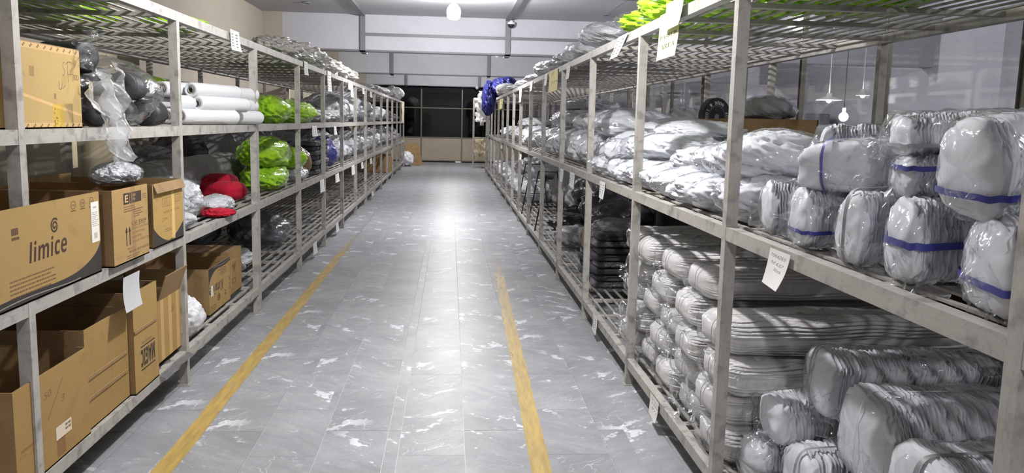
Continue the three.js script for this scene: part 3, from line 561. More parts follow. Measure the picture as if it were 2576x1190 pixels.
  // grey and black goods at the back of the shelf
  for (const [px, py, X, w, h, v, mat, lb] of [[1660, 320, 1.95, 0.5, 0.34, 1, M.clothGrey, 'grey knotted bag at the back beside the brown carton'], [1585, 330, 2.1, 0.5, 0.3, 3, M.clothGrey, 'grey knotted bag at the back of the second bay']]) {
    const p = onX(px, py, X); sack({ x: X, y: SM, z: -p.z, w, h: h + Math.max(0, p.y - SM - 0.15), d: 0.45, v, tip: 0.3, mat, label: lb });
  }
  { const p = onX(1430, 300, 2.05); sack({ x: 1.9, y: SM, z: -p.z, w: 0.9, h: 0.6, d: 0.5, v: 2, mat: M.wrapBlack, film: false, label: 'black bag behind the white heap beside the glass mullion', tip: 0 });
    sack({ x: 1.86, y: SM + 0.42, z: -p.z - 0.28, w: 0.4, h: 0.22, d: 0.3, v: 4, mat: M.yellowCloth, film: false, name: 'cloth_wad', category: 'cloth', label: 'yellow cloth lying on the black bag behind the white heap' }); }
}
{ // brown carton with a roll of hook-and-loop tape and a clear bag on it
  const a = onX(1735, 300, 2.0), b = onX(1925, 300, 2.0), z1 = -a.z, z0 = -b.z, hT = a.y - SM, zc = (z0 + z1) / 2, w = z1 - z0, x0 = 1.85, d = 0.5;
  const t = thing('carton', 'plain brown carton holding a black tape roll at the back of the shelf', 'box', [x0, SM, -zc]);
  part('side_panel', ubox(0, 0.006, 0, hT, -w / 2, w / 2, 0.8), M.board, t); part('side_panel', ubox(d - 0.006, d, 0, hT, -w / 2, w / 2, 0.8), M.board, t);
  part('end_panel', ubox(0, d, 0, hT, -w / 2, -w / 2 + 0.006, 0.8), M.board, t); part('end_panel', ubox(0, d, 0, hT, w / 2 - 0.006, w / 2, 0.8), M.board, t);
  part('bottom', ubox(0, d, 0, 0.006, -w / 2, w / 2, 0.8), M.board, t); part('packing', box(0.02, d - 0.02, 0.01, hT * 0.6, -w / 2 + 0.02, w / 2 - 0.02), M.board, t);
  const p = onX(1797, 300, 2.12), R = 0.15;
  const tr = thing('tape_roll', 'black hook and loop tape roll standing in the brown carton', 'tape roll', [p.x, p.y + 0.02, p.z], 0);
  tr.rotation.set(0, 0.45, 0);
  const disc = new THREE.CylinderGeometry(R, R, 0.05, 48); disc.rotateX(Math.PI / 2); part('coil', disc, M.blackThread, tr);
  const faceTex = canvasTex(512, 512, (g, w2, h2) => { g.fillStyle = '#1a1a1c'; g.fillRect(0, 0, w2, h2); g.strokeStyle = '#8d8d90'; g.lineWidth = 5; g.beginPath(); g.arc(256, 256, 150, 0, 7); g.stroke(); g.fillStyle = '#b9b9bb'; g.font = 'bold 62px sans-serif'; g.textAlign = 'center'; const s = 'HOOK & LOOP '; for (let k = 0; k < 2; k++) for (let i = 0; i < s.length; i++) { g.save(); g.translate(256, 256); g.rotate(0.55 + k * Math.PI - i * 0.24); g.translate(0, -190); g.rotate(Math.PI); g.fillText(s[i], 0, 22); g.restore(); } g.fillStyle = '#77777a'; g.beginPath(); g.arc(256, 256, 40, 0, 7); g.fill(); });
  const fg = new THREE.CircleGeometry(R * 0.99, 48); part('printed_face', fg, std({ map: faceTex, roughness: 0.5 }), tr, [0, 0, 0.0262]);
  const q = onX(1905, 285, 2.05); sack({ x: 1.9, y: SM + hT - 0.02, z: -q.z - 0.12, w: 0.42, h: 0.17, d: 0.34, v: 2, mat: M.wrapGrey, label: 'clear bag of grey goods slumped over the brown carton', tip: 0 });
}
// low shelf further along: dark stacks, dark and pale bags, wire frames
{
  const t = thing('garment_stack', 'dark folded stack with a brown board label on the low shelf', 'stack', [1.22, SB, -7.35]);
  for (const [z, n] of [[-0.34, 7], [0, 7], [0.36, 8]]) for (let k = 0; k < n; k++) { const g = cached(`fold_${k % 3}`, () => bundleGeo(90 + k % 3, 0.6, 0.3, 0.062, 'y', { t: 0.012, p: 0.5, cap: 0.04, n: 14, nu: 30 })); part('folded_garment', g, k % 3 ? M.clothDark : M.wrapDark, t, [0.02 * (k % 2), k * 0.058, z]); }
  part('board_label', ubox(-0.012, -0.006, 0.28, 0.44, -0.12, 0.2, 0.6), M.boardOld, t); 
  const r = rng(8), lowN = new Map(), lowLabel = (t) => { const n = lowN.get(t) || 0; lowN.set(t, n + 1); return `${ORD[n]} ${t}`; };
  for (const [x, dy, z, w, h, d, v, m, lb, gp] of [
    [1.35, 0, 8.6, 0.5, 0.42, 0.7, 1, M.wrapGrey, 1], [1.12, 0, 9.2, 0.5, 0.26, 0.5, 2, M.wrapGrey, 1], [1.5, 0.1, 9.3, 0.6, 0.44, 0.8, 3, M.wrapDark, 2], [1.2, 0, 10.4, 0.6, 0.26, 0.7, 4, M.wrapBlack, 2], [1.5, 0.1, 10.2, 0.6, 0.5, 0.8, 0, M.wrapDark, 2], [1.3, 0, 11.0, 0.6, 0.3, 0.8, 5, M.wrapBlack, 2], [1.6, 0.2, 11.2, 0.8, 0.5, 0.8, 1, M.wrapDark, 2], [1.7, 0, 12.4, 0.9, 0.6, 0.7, 2, M.wrapGrey, 1], [1.6, 0, 13.6, 1.0, 0.7, 0.8, 3, M.wrapGrey, 1],
    [1.08, 0, 14.6, 0.8, 0.4, 0.8, 0, M.wrapWhite, 3], [1.08, 0, 15.5, 0.9, 0.44, 0.8, 4, M.wrapWhite, 3], [1.3, 0.36, 15, 0.9, 0.36, 0.8, 5, M.wrapWhite, 3], [1.08, 0, 16.6, 0.9, 0.4, 0.8, 1, M.wrapWhite, 3], [1.25, 0.36, 16.4, 1, 0.36, 0.8, 2, M.wrapWhite, 3], [1.08, 0, 17.8, 1, 0.44, 0.8, 3, M.wrapWhite, 3], [1.1, 0, 19, 1, 0.5, 0.8, 0, M.wrapWhite, 3], [1.1, 0, 20.6, 1.2, 0.44, 0.8, 4, M.wrapWhite, 3], [1.1, 0, 22.4, 1.2, 0.4, 0.8, 5, M.wrapGrey, 1],
  ].map(a => [...a.slice(0, 8), a[8], a[8]])) {
    const names = { 1: ['grey plastic bag on the low shelf beyond the dark folded stack', 'grey bags on the low shelf'], 2: ['dark plastic bag on the low shelf behind the wire frames', 'dark bags on the low shelf'], 3: ['pale clear bag on the low shelf far down the rack', 'pale bags far along the low shelf'] }[gp];
    sack({ x: x + 0.05, y: SB + dy, z, w: w * 0.95, h, d, v, mat: m, film: false, label: lowLabel(names[0]), group: names[1], turn: (r() - 0.5) * 0.6, lump: { lumps: 40, lump: 0.16, fold: 0.06 } });
  }
  const wire = (a, b) => { const A = new THREE.Vector3(...a), B = new THREE.Vector3(...b), g = new THREE.CylinderGeometry(0.009, 0.009, A.distanceTo(B), 8); g.applyQuaternion(new THREE.Quaternion().setFromUnitVectors(new THREE.Vector3(0, 1, 0), B.clone().sub(A).normalize())); const c = A.add(B).multiplyScalar(0.5); g.translate(c.x, c.y, c.z); return g; };
  for (const z of [11.0, 13.0]) {
    const f = thing('wire_stand', z < 12 ? 'black welded wire stand before the dark bags on the low shelf' : 'black welded wire stand before the grey bags on the low shelf', 'stand', [1.1, SB, -z], 0, 'black wire stands on the low shelf');
    part('leg', wire([0, 0, -0.5], [0.12, 0.72, -0.4]), M.black, f); part('leg', wire([0, 0, 0.4], [0.12, 0.72, 0.5]), M.black, f); part('leg', wire([0.5, 0, -0.4], [0.36, 0.72, -0.3]), M.black, f);
    part('rung', wire([0.03, 0.24, -0.5], [0.03, 0.24, 0.45]), M.black, f); part('rung', wire([0.09, 0.54, -0.44], [0.09, 0.54, 0.48]), M.black, f); part('rung', wire([0.12, 0.72, -0.4], [0.36, 0.72, -0.3]), M.black, f); part('rung', wire([0.03, 0.24, -0.5], [0.45, 0.24, -0.38]), M.black, f);
  }
  // scraps of paper left on the bare slats
  for (const [z, x] of [[5.9, 1.7], [6.1, 1.95], [5.6, 2.1]]) solo('paper_scrap', new THREE.BoxGeometry(0.16, 0.003, 0.1), M.paper, `paper scrap ${x < 1.8 ? 'nearest the front rail' : x < 2 ? 'in the middle' : 'nearest the glass'} of the bare low shelf`, 'paper', [x, SB + 0.002, -z], z, 'paper scraps on the low shelf');
}
// on top of the rack: lime bags near, clear bags further, a navy sheet and bundles at the far end
function limeBag(x, y, z, w, h, d, v, label, group, turn = 0, side = 1) { return sack({ name: 'lime_bag', x, y, z, w, h, d, v, mat: M.lime, inner: 'lime_cloth', label, group, turn, side, lump: { lumps: 16, lump: 0.08, fold: 0.2 } }); }
{
  let ln = 0; const l = 'lime cloth bag from the yellow PASSED AREA sheet, on top of the rack', g = 'lime bags on top of the glass-partition rack';
  for (const [x, dy, z, w, h, d, v] of [[1.04, 0, 5.25, 0.5, 0.16, 0.8, 0], [1.06, 0, 4.72, 0.55, 0.22, 0.8, 1], [1.06, 0, 4.1, 0.6, 0.24, 0.8, 2], [1.1, 0, 3.5, 0.6, 0.24, 0.9, 3], [1.75, 0, 4.0, 0.7, 0.2, 0.5, 4], [1.9, 0, 3.3, 0.6, 0.18, 0.45, 0], [1.1, 0.2, 4.4, 0.6, 0.2, 0.8, 5]]) limeBag(x, ST + dy, z, w, h * 1.15, d, v, `${ORD[ln++]} ${l}`, g, (v - 2) * 0.1);
  const l2 = 'crumpled clear bag of white goods on top of the glass-partition rack', g2 = 'clear bags on top of the glass-partition rack'; 
  for (const [x, dy, z, w, h, d, v, tip] of [[1.04, 0, 7.6, 0.9, 0.2, 0.6, 0, 0], [1.1, 0.1, 7.3, 0.7, 0.22, 0.6, 1, 0.12], [1.04, 0, 8.5, 0.8, 0.18, 0.6, 2, 0], [1.04, 0, 9.4, 0.9, 0.18, 0.6, 3, 0], [1.02, 0, 10.6, 1.1, 0.24, 0.7, 4, 0.1], [1.03, 0, 12, 1.2, 0.14, 0.6, 5, 0], [1.03, 0, 13.6, 1.3, 0.14, 0.6, 1, 0], [1.03, 0, 15.3, 1.4, 0.13, 0.6, 2, 0]]) sack({ x, y: ST + dy, z, w, h, d, v, tip, mat: M.wrapWhite, film: z < 10, label: `${ORD[[7.6, 7.3, 8.5, 9.4, 10.6, 12, 13.6, 15.3].indexOf(z)]} crumpled clear bag past the lime bags on top of the glass-partition rack`, group: g2, lump: { lumps: 30, lump: 0.1, fold: 0.08 } });
  { const t = thing('tarp_bundle', 'big navy plastic sheet bundle draped over the top of the rack', 'tarp', [1.3, ST, -20.4]);
    part('sheet_body', lumpGeo(3, 0.75, 0.5, 1.6, { lumps: 14, lump: 0.06, fold: 0.14 }), M.navy, t);
    part('sheet_drape', lumpGeo(8, 0.3, 0.82, 1.1, { lumps: 14, lump: 0.06, fold: 0.16 }), M.navy, t, [-0.4, -0.42, 0.1]); }
  sack({ x: 0.98, y: ST, z: 18.6, w: 1.3, h: 0.3, d: 0.5, v: 4, mat: M.clothWarm, film: false, label: 'cream cloth bag beside the navy sheet on top of the rack' });
  for (const [z, h] of [[23.6, 0.4], [25.0, 0.46], [26.4, 0.4]]) sack({ x: 0.95, y: ST, z, w: 1.6, h, d: 0.8, v: z | 0, mat: M.wrapGrey, film: false, label: `${z < 23 ? 'first' : z < 25 ? 'second' : 'third'} grey bag beyond the navy sheet on top of the rack`, group: 'grey bags at the far rack end' });
}

// ---------------------------------------------------------------- cartons on the beige-wall rack
const kraft = (g, w, h, seed, base = [182, 146, 96]) => {
  base = [base[0] * 0.85, base[1] * 0.86, base[2] * 0.78].map(Math.round);
  g.fillStyle = `rgb(${base})`; g.fillRect(0, 0, w, h); const r = rng(seed);
  for (let i = 0; i < 900; i++) { const a = 0.03 + r() * 0.05; g.fillStyle = r() > 0.5 ? `rgba(90,60,30,${a})` : `rgba(225,195,150,${a})`; const x = r() * w, y = r() * h; g.fillRect(x, y, 2 + r() * 26, 1 + r() * 2); }
  for (let i = 0; i < 10; i++) { g.fillStyle = `rgba(95,65,35,${0.05 + r() * 0.08})`; g.beginPath(); g.ellipse(r() * w, r() * h, 10 + r() * 50, 8 + r() * 26, r() * 3, 0, 7); g.fill(); }
};
const scribbleLines = (g, x, y, w, n, lh, col, seed) => { const r = rng(seed); g.fillStyle = col; for (let i = 0; i < n; i++) { let q = x; const e = x + w * (0.6 + 0.4 * r()); while (q < e) { const k = 4 + r() * 16; g.fillRect(q, y + i * lh, k, lh * 0.42); q += k + 3; } } };
const spiral = (g, x, y, s) => { g.save(); g.translate(x, y); g.lineWidth = s * 0.13; g.lineCap = 'round'; g.beginPath(); for (let i = 0; i < 60; i++) { const a = i / 60 * Math.PI * 3.6 + 0.6, q = s * 0.1 + s * 0.4 * i / 60; g.lineTo(q * Math.cos(a) * 0.8, q * Math.sin(a)); } g.stroke(); g.restore(); };
function limiceFace(g, w, h, seed) {
  kraft(g, w, h, seed, [186, 150, 98]); const ink = '#3b2415';
  g.fillStyle = '#2a2724'; g.beginPath(); g.moveTo(0, h); g.lineTo(0, h * 0.93); g.bezierCurveTo(w * 0.3, h * 0.84, w * 0.6, h * 0.97, w * 0.8, h * 0.86); g.bezierCurveTo(w * 0.95, h * 0.78, w * 0.98, h * 0.68, w, h * 0.6); g.lineTo(w, h); g.fill();
  g.strokeStyle = '#9a948a'; g.lineWidth = 5; g.beginPath(); g.moveTo(0, h * 0.99); g.bezierCurveTo(w * 0.35, h * 0.88, w * 0.6, h * 1.0, w * 0.78, h * 0.965); g.stroke();
  g.fillStyle = ink; g.strokeStyle = ink; g.save(); g.translate(w * 0.34, h * 0.6); g.transform(1, 0, -0.12, 1, 0, 0); g.font = `bold ${h * 0.27}px sans-serif`; g.scale(0.82, 1.06); g.fillText('limice', 0, 0); g.restore();
  spiral(g, w * 0.565, h * 0.28, h * 0.17);
  g.fillStyle = 'rgba(60,36,20,.8)'; g.font = `${h * 0.05}px sans-serif`; scribbleLines(g, w * 0.2, h * 0.72, w * 0.36, 5, h * 0.042, 'rgba(70,44,24,.65)', seed + 3);
  for (const [x, y] of [[0.74, 0.1], [0.83, 0.1], [0.92, 0.1]]) { g.strokeStyle = g.fillStyle = 'rgba(60,36,20,.75)'; g.lineWidth = 4; g.beginPath(); g.arc(w * x, h * y, h * 0.045, 0, 7); g.stroke(); g.font = `bold ${h * 0.035}px sans-serif`; g.fillText('CNC', w * x - h * 0.035, h * y + h * 0.012); g.fillRect(w * x - h * 0.05, h * y + h * 0.06, h * 0.1, h * 0.012); }
  g.fillStyle = 'rgba(60,36,20,.7)'; g.fillRect(w * 0.23, h * 0.2, w * 0.05, h * 0.07); g.fillRect(w * 0.23, h * 0.29, w * 0.055, h * 0.03);
  g.strokeStyle = 'rgba(60,36,20,.8)'; g.lineWidth = 6; g.strokeRect(-20, h * 0.3, w * 0.1, h * 0.1); g.font = `bold ${h * 0.1}px sans-serif`; g.fillText('A', 2, h * 0.56);
}
const F_LIMICE = canvasTex(1024, 512, (g, w, h) => { limiceFace(g, w, h, 4); });
const F_LIMICE_FLIP = canvasTex(512, 512, (g, w, h) => { g.save(); g.translate(w, h); g.rotate(Math.PI); limiceFace(g, w, h, 9); g.restore(); });
const F_E = canvasTex(512, 768, (g, w, h) => {
  kraft(g, w, h, 5, [190, 152, 104]); g.fillStyle = '#2b211a'; g.fillRect(w * 0.3, h * 0.07, w * 0.16, h * 0.15); g.fillStyle = '#c6a274'; g.font = `bold ${h * 0.14}px sans-serif`; g.fillText('E', w * 0.325, h * 0.195);
  g.fillStyle = '#3a2b20'; g.fillRect(w * 0.47, h * 0.07, w * 0.05, h * 0.15); g.fillRect(w * 0.53, h * 0.07, w * 0.28, h * 0.15); g.fillStyle = '#b08e62'; g.font = `bold ${h * 0.05}px sans-serif`; g.fillText('Ad', w * 0.55, h * 0.13); g.fillText('Te', w * 0.55, h * 0.185);
  g.fillStyle = 'rgba(50,36,24,.85)'; scribbleLines(g, w * 0.84, h * 0.13, w * 0.14, 3, h * 0.025, 'rgba(50,36,24,.7)', 2); scribbleLines(g, w * 0.3, h * 0.25, w * 0.4, 2, h * 0.03, 'rgba(50,36,24,.6)', 3); scribbleLines(g, w * 0.3, h * 0.31, w * 0.6, 1, h * 0.03, 'rgba(40,30,20,.8)', 4); scribbleLines(g, w * 0.56, h * 0.34, w * 0.3, 3, h * 0.032, 'rgba(50,36,24,.7)', 5);
  g.fillStyle = '#33251a'; g.font = `bold ${h * 0.062}px serif`; g.fillText('CAUTION', w * 0.5, h * 0.52); g.fillRect(w * 0.5, h * 0.53, w * 0.42, 4); g.font = `${h * 0.042}px serif`; ['Do Not Use Hook', 'Do Not Drop', 'Humidity', 'Handle With Care'].forEach((s, i) => g.fillText(s, w * 0.5, h * (0.585 + i * 0.06)));
  for (const x of [0.35, 0.44]) { g.fillRect(w * x - 7, h * 0.58, 14, h * 0.2); g.beginPath(); g.moveTo(w * x, h * 0.52); g.lineTo(w * x - 18, h * 0.6); g.lineTo(w * x + 18, h * 0.6); g.fill(); }
  g.font = `${h * 0.038}px serif`; g.fillText('Muslin', w * 0.36, h * 0.84); g.font = `bold ${h * 0.045}px serif`; g.fillText('MADE IN PAKISTAN', w * 0.4, h * 0.89); scribbleLines(g, w * 0.34, h * 0.92, w * 0.5, 2, h * 0.028, 'rgba(50,36,24,.7)', 6);
  g.fillStyle = 'rgba(120,90,55,.35)'; g.fillRect(w * 0.5, 0, w * 0.12, h);
});
const F_C = canvasTex(512, 768, (g, w, h) => {
  kraft(g, w, h, 6, [196, 158, 98]); g.fillStyle = '#2a2724'; g.beginPath(); g.moveTo(0, h * 0.68); g.bezierCurveTo(w * 0.15, h * 0.86, w * 0.4, h * 0.96, w * 0.5, h * 0.96); g.bezierCurveTo(w * 0.7, h * 0.93, w * 0.85, h * 0.82, w, h * 0.72); g.lineTo(w, h); g.lineTo(0, h); g.fill();
  g.strokeStyle = g.fillStyle = 'rgba(70,48,26,.8)'; g.lineWidth = 4; g.strokeRect(w * 0.3, h * 0.26, w * 0.3, h * 0.13); g.beginPath(); g.moveTo(w * 0.45, h * 0.26); g.lineTo(w * 0.45, h * 0.39); g.moveTo(w * 0.36, h * 0.37); g.lineTo(w * 0.36, h * 0.29); g.moveTo(w * 0.4, h * 0.37); g.lineTo(w * 0.4, h * 0.29); g.moveTo(w * 0.52, h * 0.37); g.lineTo(w * 0.52, h * 0.3); g.stroke(); g.strokeRect(w * 0.72, h * 0.25, w * 0.2, h * 0.11); g.font = `${h * 0.05}px sans-serif`; g.fillText('MADE IN CHINA', w * 0.33, h * 0.5);
  g.beginPath(); g.moveTo(w * 0.25, h * 0.58); g.quadraticCurveTo(w * 0.4, h * 0.56, w * 0.45, h * 0.61); g.moveTo(w * 0.25, h * 0.63); g.lineTo(w * 0.45, h * 0.58); g.stroke(); scribbleLines(g, w * 0.35, h * 0.76, w * 0.3, 2, h * 0.03, 'rgba(70,48,26,.6)', 3); scribbleLines(g, w * 0.2, h * 0.22, w * 0.12, 1, h * 0.03, 'rgba(70,48,26,.6)', 3);
  g.fillStyle = 'rgba(214,178,112,.85)'; g.fillRect(w * 0.6, h * 0.1, w * 0.1, h * 0.86);
});
const F_50 = canvasTex(512, 512, (g, w, h) => { kraft(g, w, h, 7, [180, 142, 88]); g.strokeStyle = 'rgba(60,45,35,.75)'; g.lineWidth = 3; g.lineCap = 'round'; g.font = `italic ${h * 0.09}px sans-serif`; g.fillStyle = 'rgba(50,42,38,.6)'; g.save(); g.translate(w * 0.36, h * 0.27); g.rotate(-0.1); g.fillText('50', 0, 0); g.restore(); g.fillText('3', w * 0.58, h * 0.4); g.beginPath(); g.moveTo(w * 0.62, h * 0.16); g.lineTo(w * 0.4, h * 0.5); g.stroke(); g.fillStyle = 'rgba(110,72,36,.5)'; g.fillRect(w * 0.06, h * 0.6, w * 0.24, h * 0.03); g.fillRect(w * 0.5, h * 0.66, w * 0.12, h * 0.3); });
const F_PLAIN = canvasTex(512, 512, (g, w, h) => { kraft(g, w, h, 8, [176, 140, 86]); g.fillStyle = 'rgba(150,116,70,.5)'; g.fillRect(w * 0.48, 0, w * 0.1, h); });
const F_MAGIC = canvasTex(512, 768, (g, w, h) => { kraft(g, w, h, 10, [186, 150, 94]); g.save(); g.translate(w * 0.55, h * 0.68); g.rotate(Math.PI); g.fillStyle = '#33261c'; g.textAlign = 'center'; g.font = `bold ${h * 0.17}px sans-serif`; g.save(); g.scale(0.72, 1.3); g.lineWidth = 7; g.strokeStyle = '#33261c'; g.strokeText('MAGIC', 0, h * 0.055); g.fillText('MAGIC', 0, h * 0.055); g.restore(); g.fillRect(-w * 0.3, -h * 0.13, w * 0.6, h * 0.014); g.fillRect(-w * 0.3, h * 0.1, w * 0.6, h * 0.014); g.font = `${h * 0.035}px sans-serif`; g.fillText('MADE IN TAIWAN', w * 0.04, h * 0.155); g.restore(); });
const F_30 = canvasTex(512, 512, (g, w, h) => { kraft(g, w, h, 12, [182, 144, 88]); for (const x of [0.12, 0.45, 0.78]) { g.fillStyle = 'rgba(205,172,116,.55)'; g.fillRect(w * x, 0, w * 0.13, h); } g.fillStyle = 'rgba(60,45,30,.7)'; g.font = `italic ${h * 0.13}px sans-serif`; g.fillText('30', w * 0.55, h * 0.3); });
const F_ST = canvasTex(768, 512, (g, w, h) => {
  kraft(g, w, h, 13, [200, 168, 116]); const tape = (y) => { g.fillStyle = 'rgba(190,160,110,.9)'; g.fillRect(0, y, w, h * 0.07); g.fillStyle = 'rgba(70,50,35,.85)'; for (let i = 0; i < 10; i++) { g.save(); g.translate(w * (0.04 + i * 0.1), y + h * 0.035); g.rotate(-0.5); g.fillRect(-14, -6, 12, 12); g.fillRect(4, -9, 10, 14); g.restore(); } };
  tape(h * 0.0); tape(h * 0.93); g.strokeStyle = 'rgba(50,42,34,.85)'; g.lineWidth = 4; g.lineCap = g.lineJoin = 'round'; g.font = `italic ${h * 0.16}px sans-serif`;
  g.beginPath(); g.moveTo(w * 0.74, h * 0.17); g.quadraticCurveTo(w * 0.69, h * 0.2, w * 0.73, h * 0.26); g.quadraticCurveTo(w * 0.76, h * 0.33, w * 0.7, h * 0.34); g.moveTo(w * 0.76, h * 0.2); g.quadraticCurveTo(w * 0.8, h * 0.14, w * 0.86, h * 0.17); g.moveTo(w * 0.79, h * 0.17); g.lineTo(w * 0.79, h * 0.42); g.moveTo(w * 0.84, h * 0.26); g.lineTo(w * 0.835, h * 0.32); g.lineTo(w * 0.87, h * 0.31); g.moveTo(w * 0.87, h * 0.25); g.lineTo(w * 0.865, h * 0.4); g.stroke();
  for (const x of [0.895, 0.925, 0.957]) { g.beginPath(); g.ellipse(w * x, h * 0.35, w * 0.013, h * 0.032, 0, 0, 7); g.stroke(); } g.beginPath(); g.moveTo(w * 0.64, h * 0.42); g.quadraticCurveTo(w * 0.62, h * 0.55, w * 0.68, h * 0.5); g.lineTo(w * 0.69, h * 0.44); g.moveTo(w * 0.7, h * 0.5); g.lineTo(w * 0.74, h * 0.46); g.stroke();
  g.fillStyle = 'rgba(120,88,50,.5)'; g.fillRect(w * 0.2, h * 0.27, w * 0.07, h * 0.12); g.fillStyle = 'rgba(205,165,115,.9)'; g.save(); g.translate(0, h * 0.56); g.rotate(0.17); g.fillRect(0, 0, w * 1.02, h * 0.035); g.restore();
  g.fillStyle = 'rgba(190,155,30,.55)'; g.fillRect(w * 0.52, h * 0.7, w * 0.17, h * 0.3); g.fillStyle = 'rgba(70,40,15,.6)'; const r = rng(4); for (let i = 0; i < 14; i++) g.fillRect(w * (0.53 + r() * 0.07), h * (0.72 + r() * 0.24), 5 + r() * 8, 4 + r() * 10); g.fillStyle = 'rgba(100,72,40,.6)'; g.fillRect(w * 0.55, h * 0.57, w * 0.03, h * 0.07);
});
const printed = (tex) => std({ map: tex, roughness: 0.85 });
// carton with its printed side towards the aisle; front panel at local x = 0, body runs to -x; z0 is the end nearer the hall entrance
function carton(o) {
  const w = o.z1 - o.z0, zc = (o.z0 + o.z1) / 2, h = o.h, d = o.d || 0.5, th = 0.006;
  const t = thing('carton', o.label, 'box', [o.x, o.y, -zc], o.turn || 0);
  const fm = printed(o.tex), m = [fm, M.board, M.board, M.board, M.board, M.board];
  const fg = new THREE.BoxGeometry(th, h, w, 1, 1, 1); const front = part('front_panel', fg, m, t, [-th / 2, h / 2, 0]);
  const hb = h - (o.backCut || 0);
  part('back_panel', ubox(-d, -d + th, 0, hb, -w / 2, w / 2, 0.7), M.board, t);
  part('end_panel', ubox(-d, -th, 0, h, w / 2 - th, w / 2, 0.7), M.board, t); part('end_panel', ubox(-d, -th, 0, h, -w / 2, -w / 2 + th, 0.7), M.board, t);
  part('bottom', ubox(-d, 0, 0, th, -w / 2, w / 2, 0.7), M.board, t);
  if (!o.open) { part('top_flap', ubox(-d / 2 + 0.002, 0, h, h + 0.004, -w / 2, w / 2, 0.7), M.board, t); part('top_flap', ubox(-d, -d / 2 - 0.002, h, h + 0.004, -w / 2, w / 2, 0.7), M.board, t); }
  for (const f of o.flaps || []) { // [edge, length, angle]
    const g = ubox(0, f[1], -0.002, 0.002, -w / 2 + 0.01, w / 2 - 0.01, 0.7); const p = part('flap', g, M.board, t, [f[0] === 'front' ? 0 : -d, h, 0]); p.rotation.z = f[2];
  }
  if (o.sticker) { const [a, b, c, e, tex] = o.sticker; part('paper_sticker', new THREE.BoxGeometry(0.0015, e, c), [printed(tex), M.paper, M.paper, M.paper, M.paper, M.paper], front, [0.001 + th / 2, b - h / 2, -a], [o.stickerTurn || 0, 0, 0]); }
  for (const y of o.ridges || []) part('torn_strip', ubox(0, 0.006, y, y + 0.014, -w / 2 + 0.02, w / 2, 0.7), M.board, t);
  return t;
}
const T_STICK = canvasTex(128, 256, (g, w, h) => { g.fillStyle = '#e2dfd8'; g.fillRect(0, 0, w, h); g.fillStyle = '#6b655d'; g.font = 'bold 20px sans-serif'; g.fillText('limice', 34, 40); scribbleLines(g, 14, 64, 100, 8, 12, 'rgba(90,85,78,.55)', 4); for (let i = 0; i < 22; i++) g.fillRect(36 + i * 2.6, 196, 1 + (i * 7 % 3) * 0.6, 36); });
const T_STICK2 = canvasTex(256, 96, (g, w, h) => { g.fillStyle = '#d8cbb2'; g.fillRect(0, 0, w, h); g.fillStyle = '#7b6a50'; for (const [x, y] of [[150, 14], [150, 44]]) { g.fillRect(x, y, 40, 18); g.fillRect(x + 48, y, 44, 18); } });
const YL = LV_L;
carton({ x: -1.535, y: YL[2], z0: 3.11, z1: 3.64, h: 0.315, d: 0.55, tex: F_ST, label: 'sealed kraft carton with handwriting and brown tape on the eye-level shelf' });
carton({ x: -1.535, y: YL[2], z0: 2.45, z1: 3.03, h: 0.31, d: 0.55, tex: F_PLAIN, label: 'sealed plain carton beside the handwritten one on the eye-level shelf' });
carton({ x: -1.49, y: YL[1], z0: 2.72, z1: 3.66, h: 0.345, d: 0.62, tex: F_LIMICE, open: true, backCut: -0.03, label: 'wide open carton printed limice with white sticker', sticker: [0.42, 0.22, 0.075, 0.17, T_STICK] });
carton({ x: -1.468, y: YL[1] - 0.0, z0: 3.74, z1: 4.17, h: 0.34, d: 0.55, tex: F_E, open: true, turn: 0.0, label: 'tall open carton printed CAUTION with two arrows' });
carton({ x: -1.485, y: YL[1], z0: 4.29, z1: 4.76, h: 0.325, d: 0.6, tex: F_C, open: true, backCut: -0.02, label: 'open carton printed MADE IN with a dark curved base band', flaps: [['front', 0.05, -1.2]] });
carton({ x: -1.5, y: YL[0], z0: 2.9, z1: 3.5, h: 0.375, d: 0.55, tex: F_50, open: true, backCut: 0.1, label: 'low open carton with scribbled 50 over 3 on the bottom shelf', sticker: [0.06, 0.11, 0.13, 0.05, T_STICK2] });
carton({ x: -1.515, y: YL[0], z0: 3.51, z1: 3.975, h: 0.44, d: 0.55, tex: F_PLAIN, open: true, label: 'plain open carton with torn ridges on the bottom shelf', ridges: [0.13, 0.22] });
carton({ x: -1.49, y: YL[0], z0: 3.985, z1: 4.31, h: 0.5, d: 0.5, tex: F_MAGIC, open: true, label: 'narrow carton with MAGIC printed upside down', ridges: [0.3] });
carton({ x: -1.52, y: YL[0] + 0.03, z0: 4.4, z1: 4.78, h: 0.34, d: 0.5, tex: F_30, open: true, label: 'bulging carton with brown tape bands and a raised flap', flaps: [['front', 0.14, 1.25], ['back', 0.16, 1.9]] });
carton({ x: -1.6, y: YL[0], z0: 5.62, z1: 6.16, h: 0.32, d: 0.55, tex: F_LIMICE_FLIP, open: true, label: 'upside-down limice carton with a dark corner band on the bottom shelf', sticker: [-0.2, 0.16, 0.05, 0.07, T_STICK] });
carton({ x: -1.63, y: YL[0], z0: 6.24, z1: 6.62, h: 0.33, d: 0.5, tex: F_PLAIN, open: false, label: 'crushed carton with red print beside the upside-down one', sticker: [-0.04, 0.16, 0.16, 0.2, canvasTex(128, 160, (g, w, h) => { kraft(g, w, h, 3, [176, 140, 86]); g.fillStyle = 'rgba(120,60,30,.8)'; g.beginPath(); g.moveTo(20, 30); g.lineTo(110, 20); g.lineTo(70, 90); g.lineTo(60, 60); g.fill(); g.fillRect(10, 110, 90, 34); g.fillStyle = '#b99261'; g.fillRect(24, 120, 60, 6); g.fillRect(24, 132, 60, 5); })] });
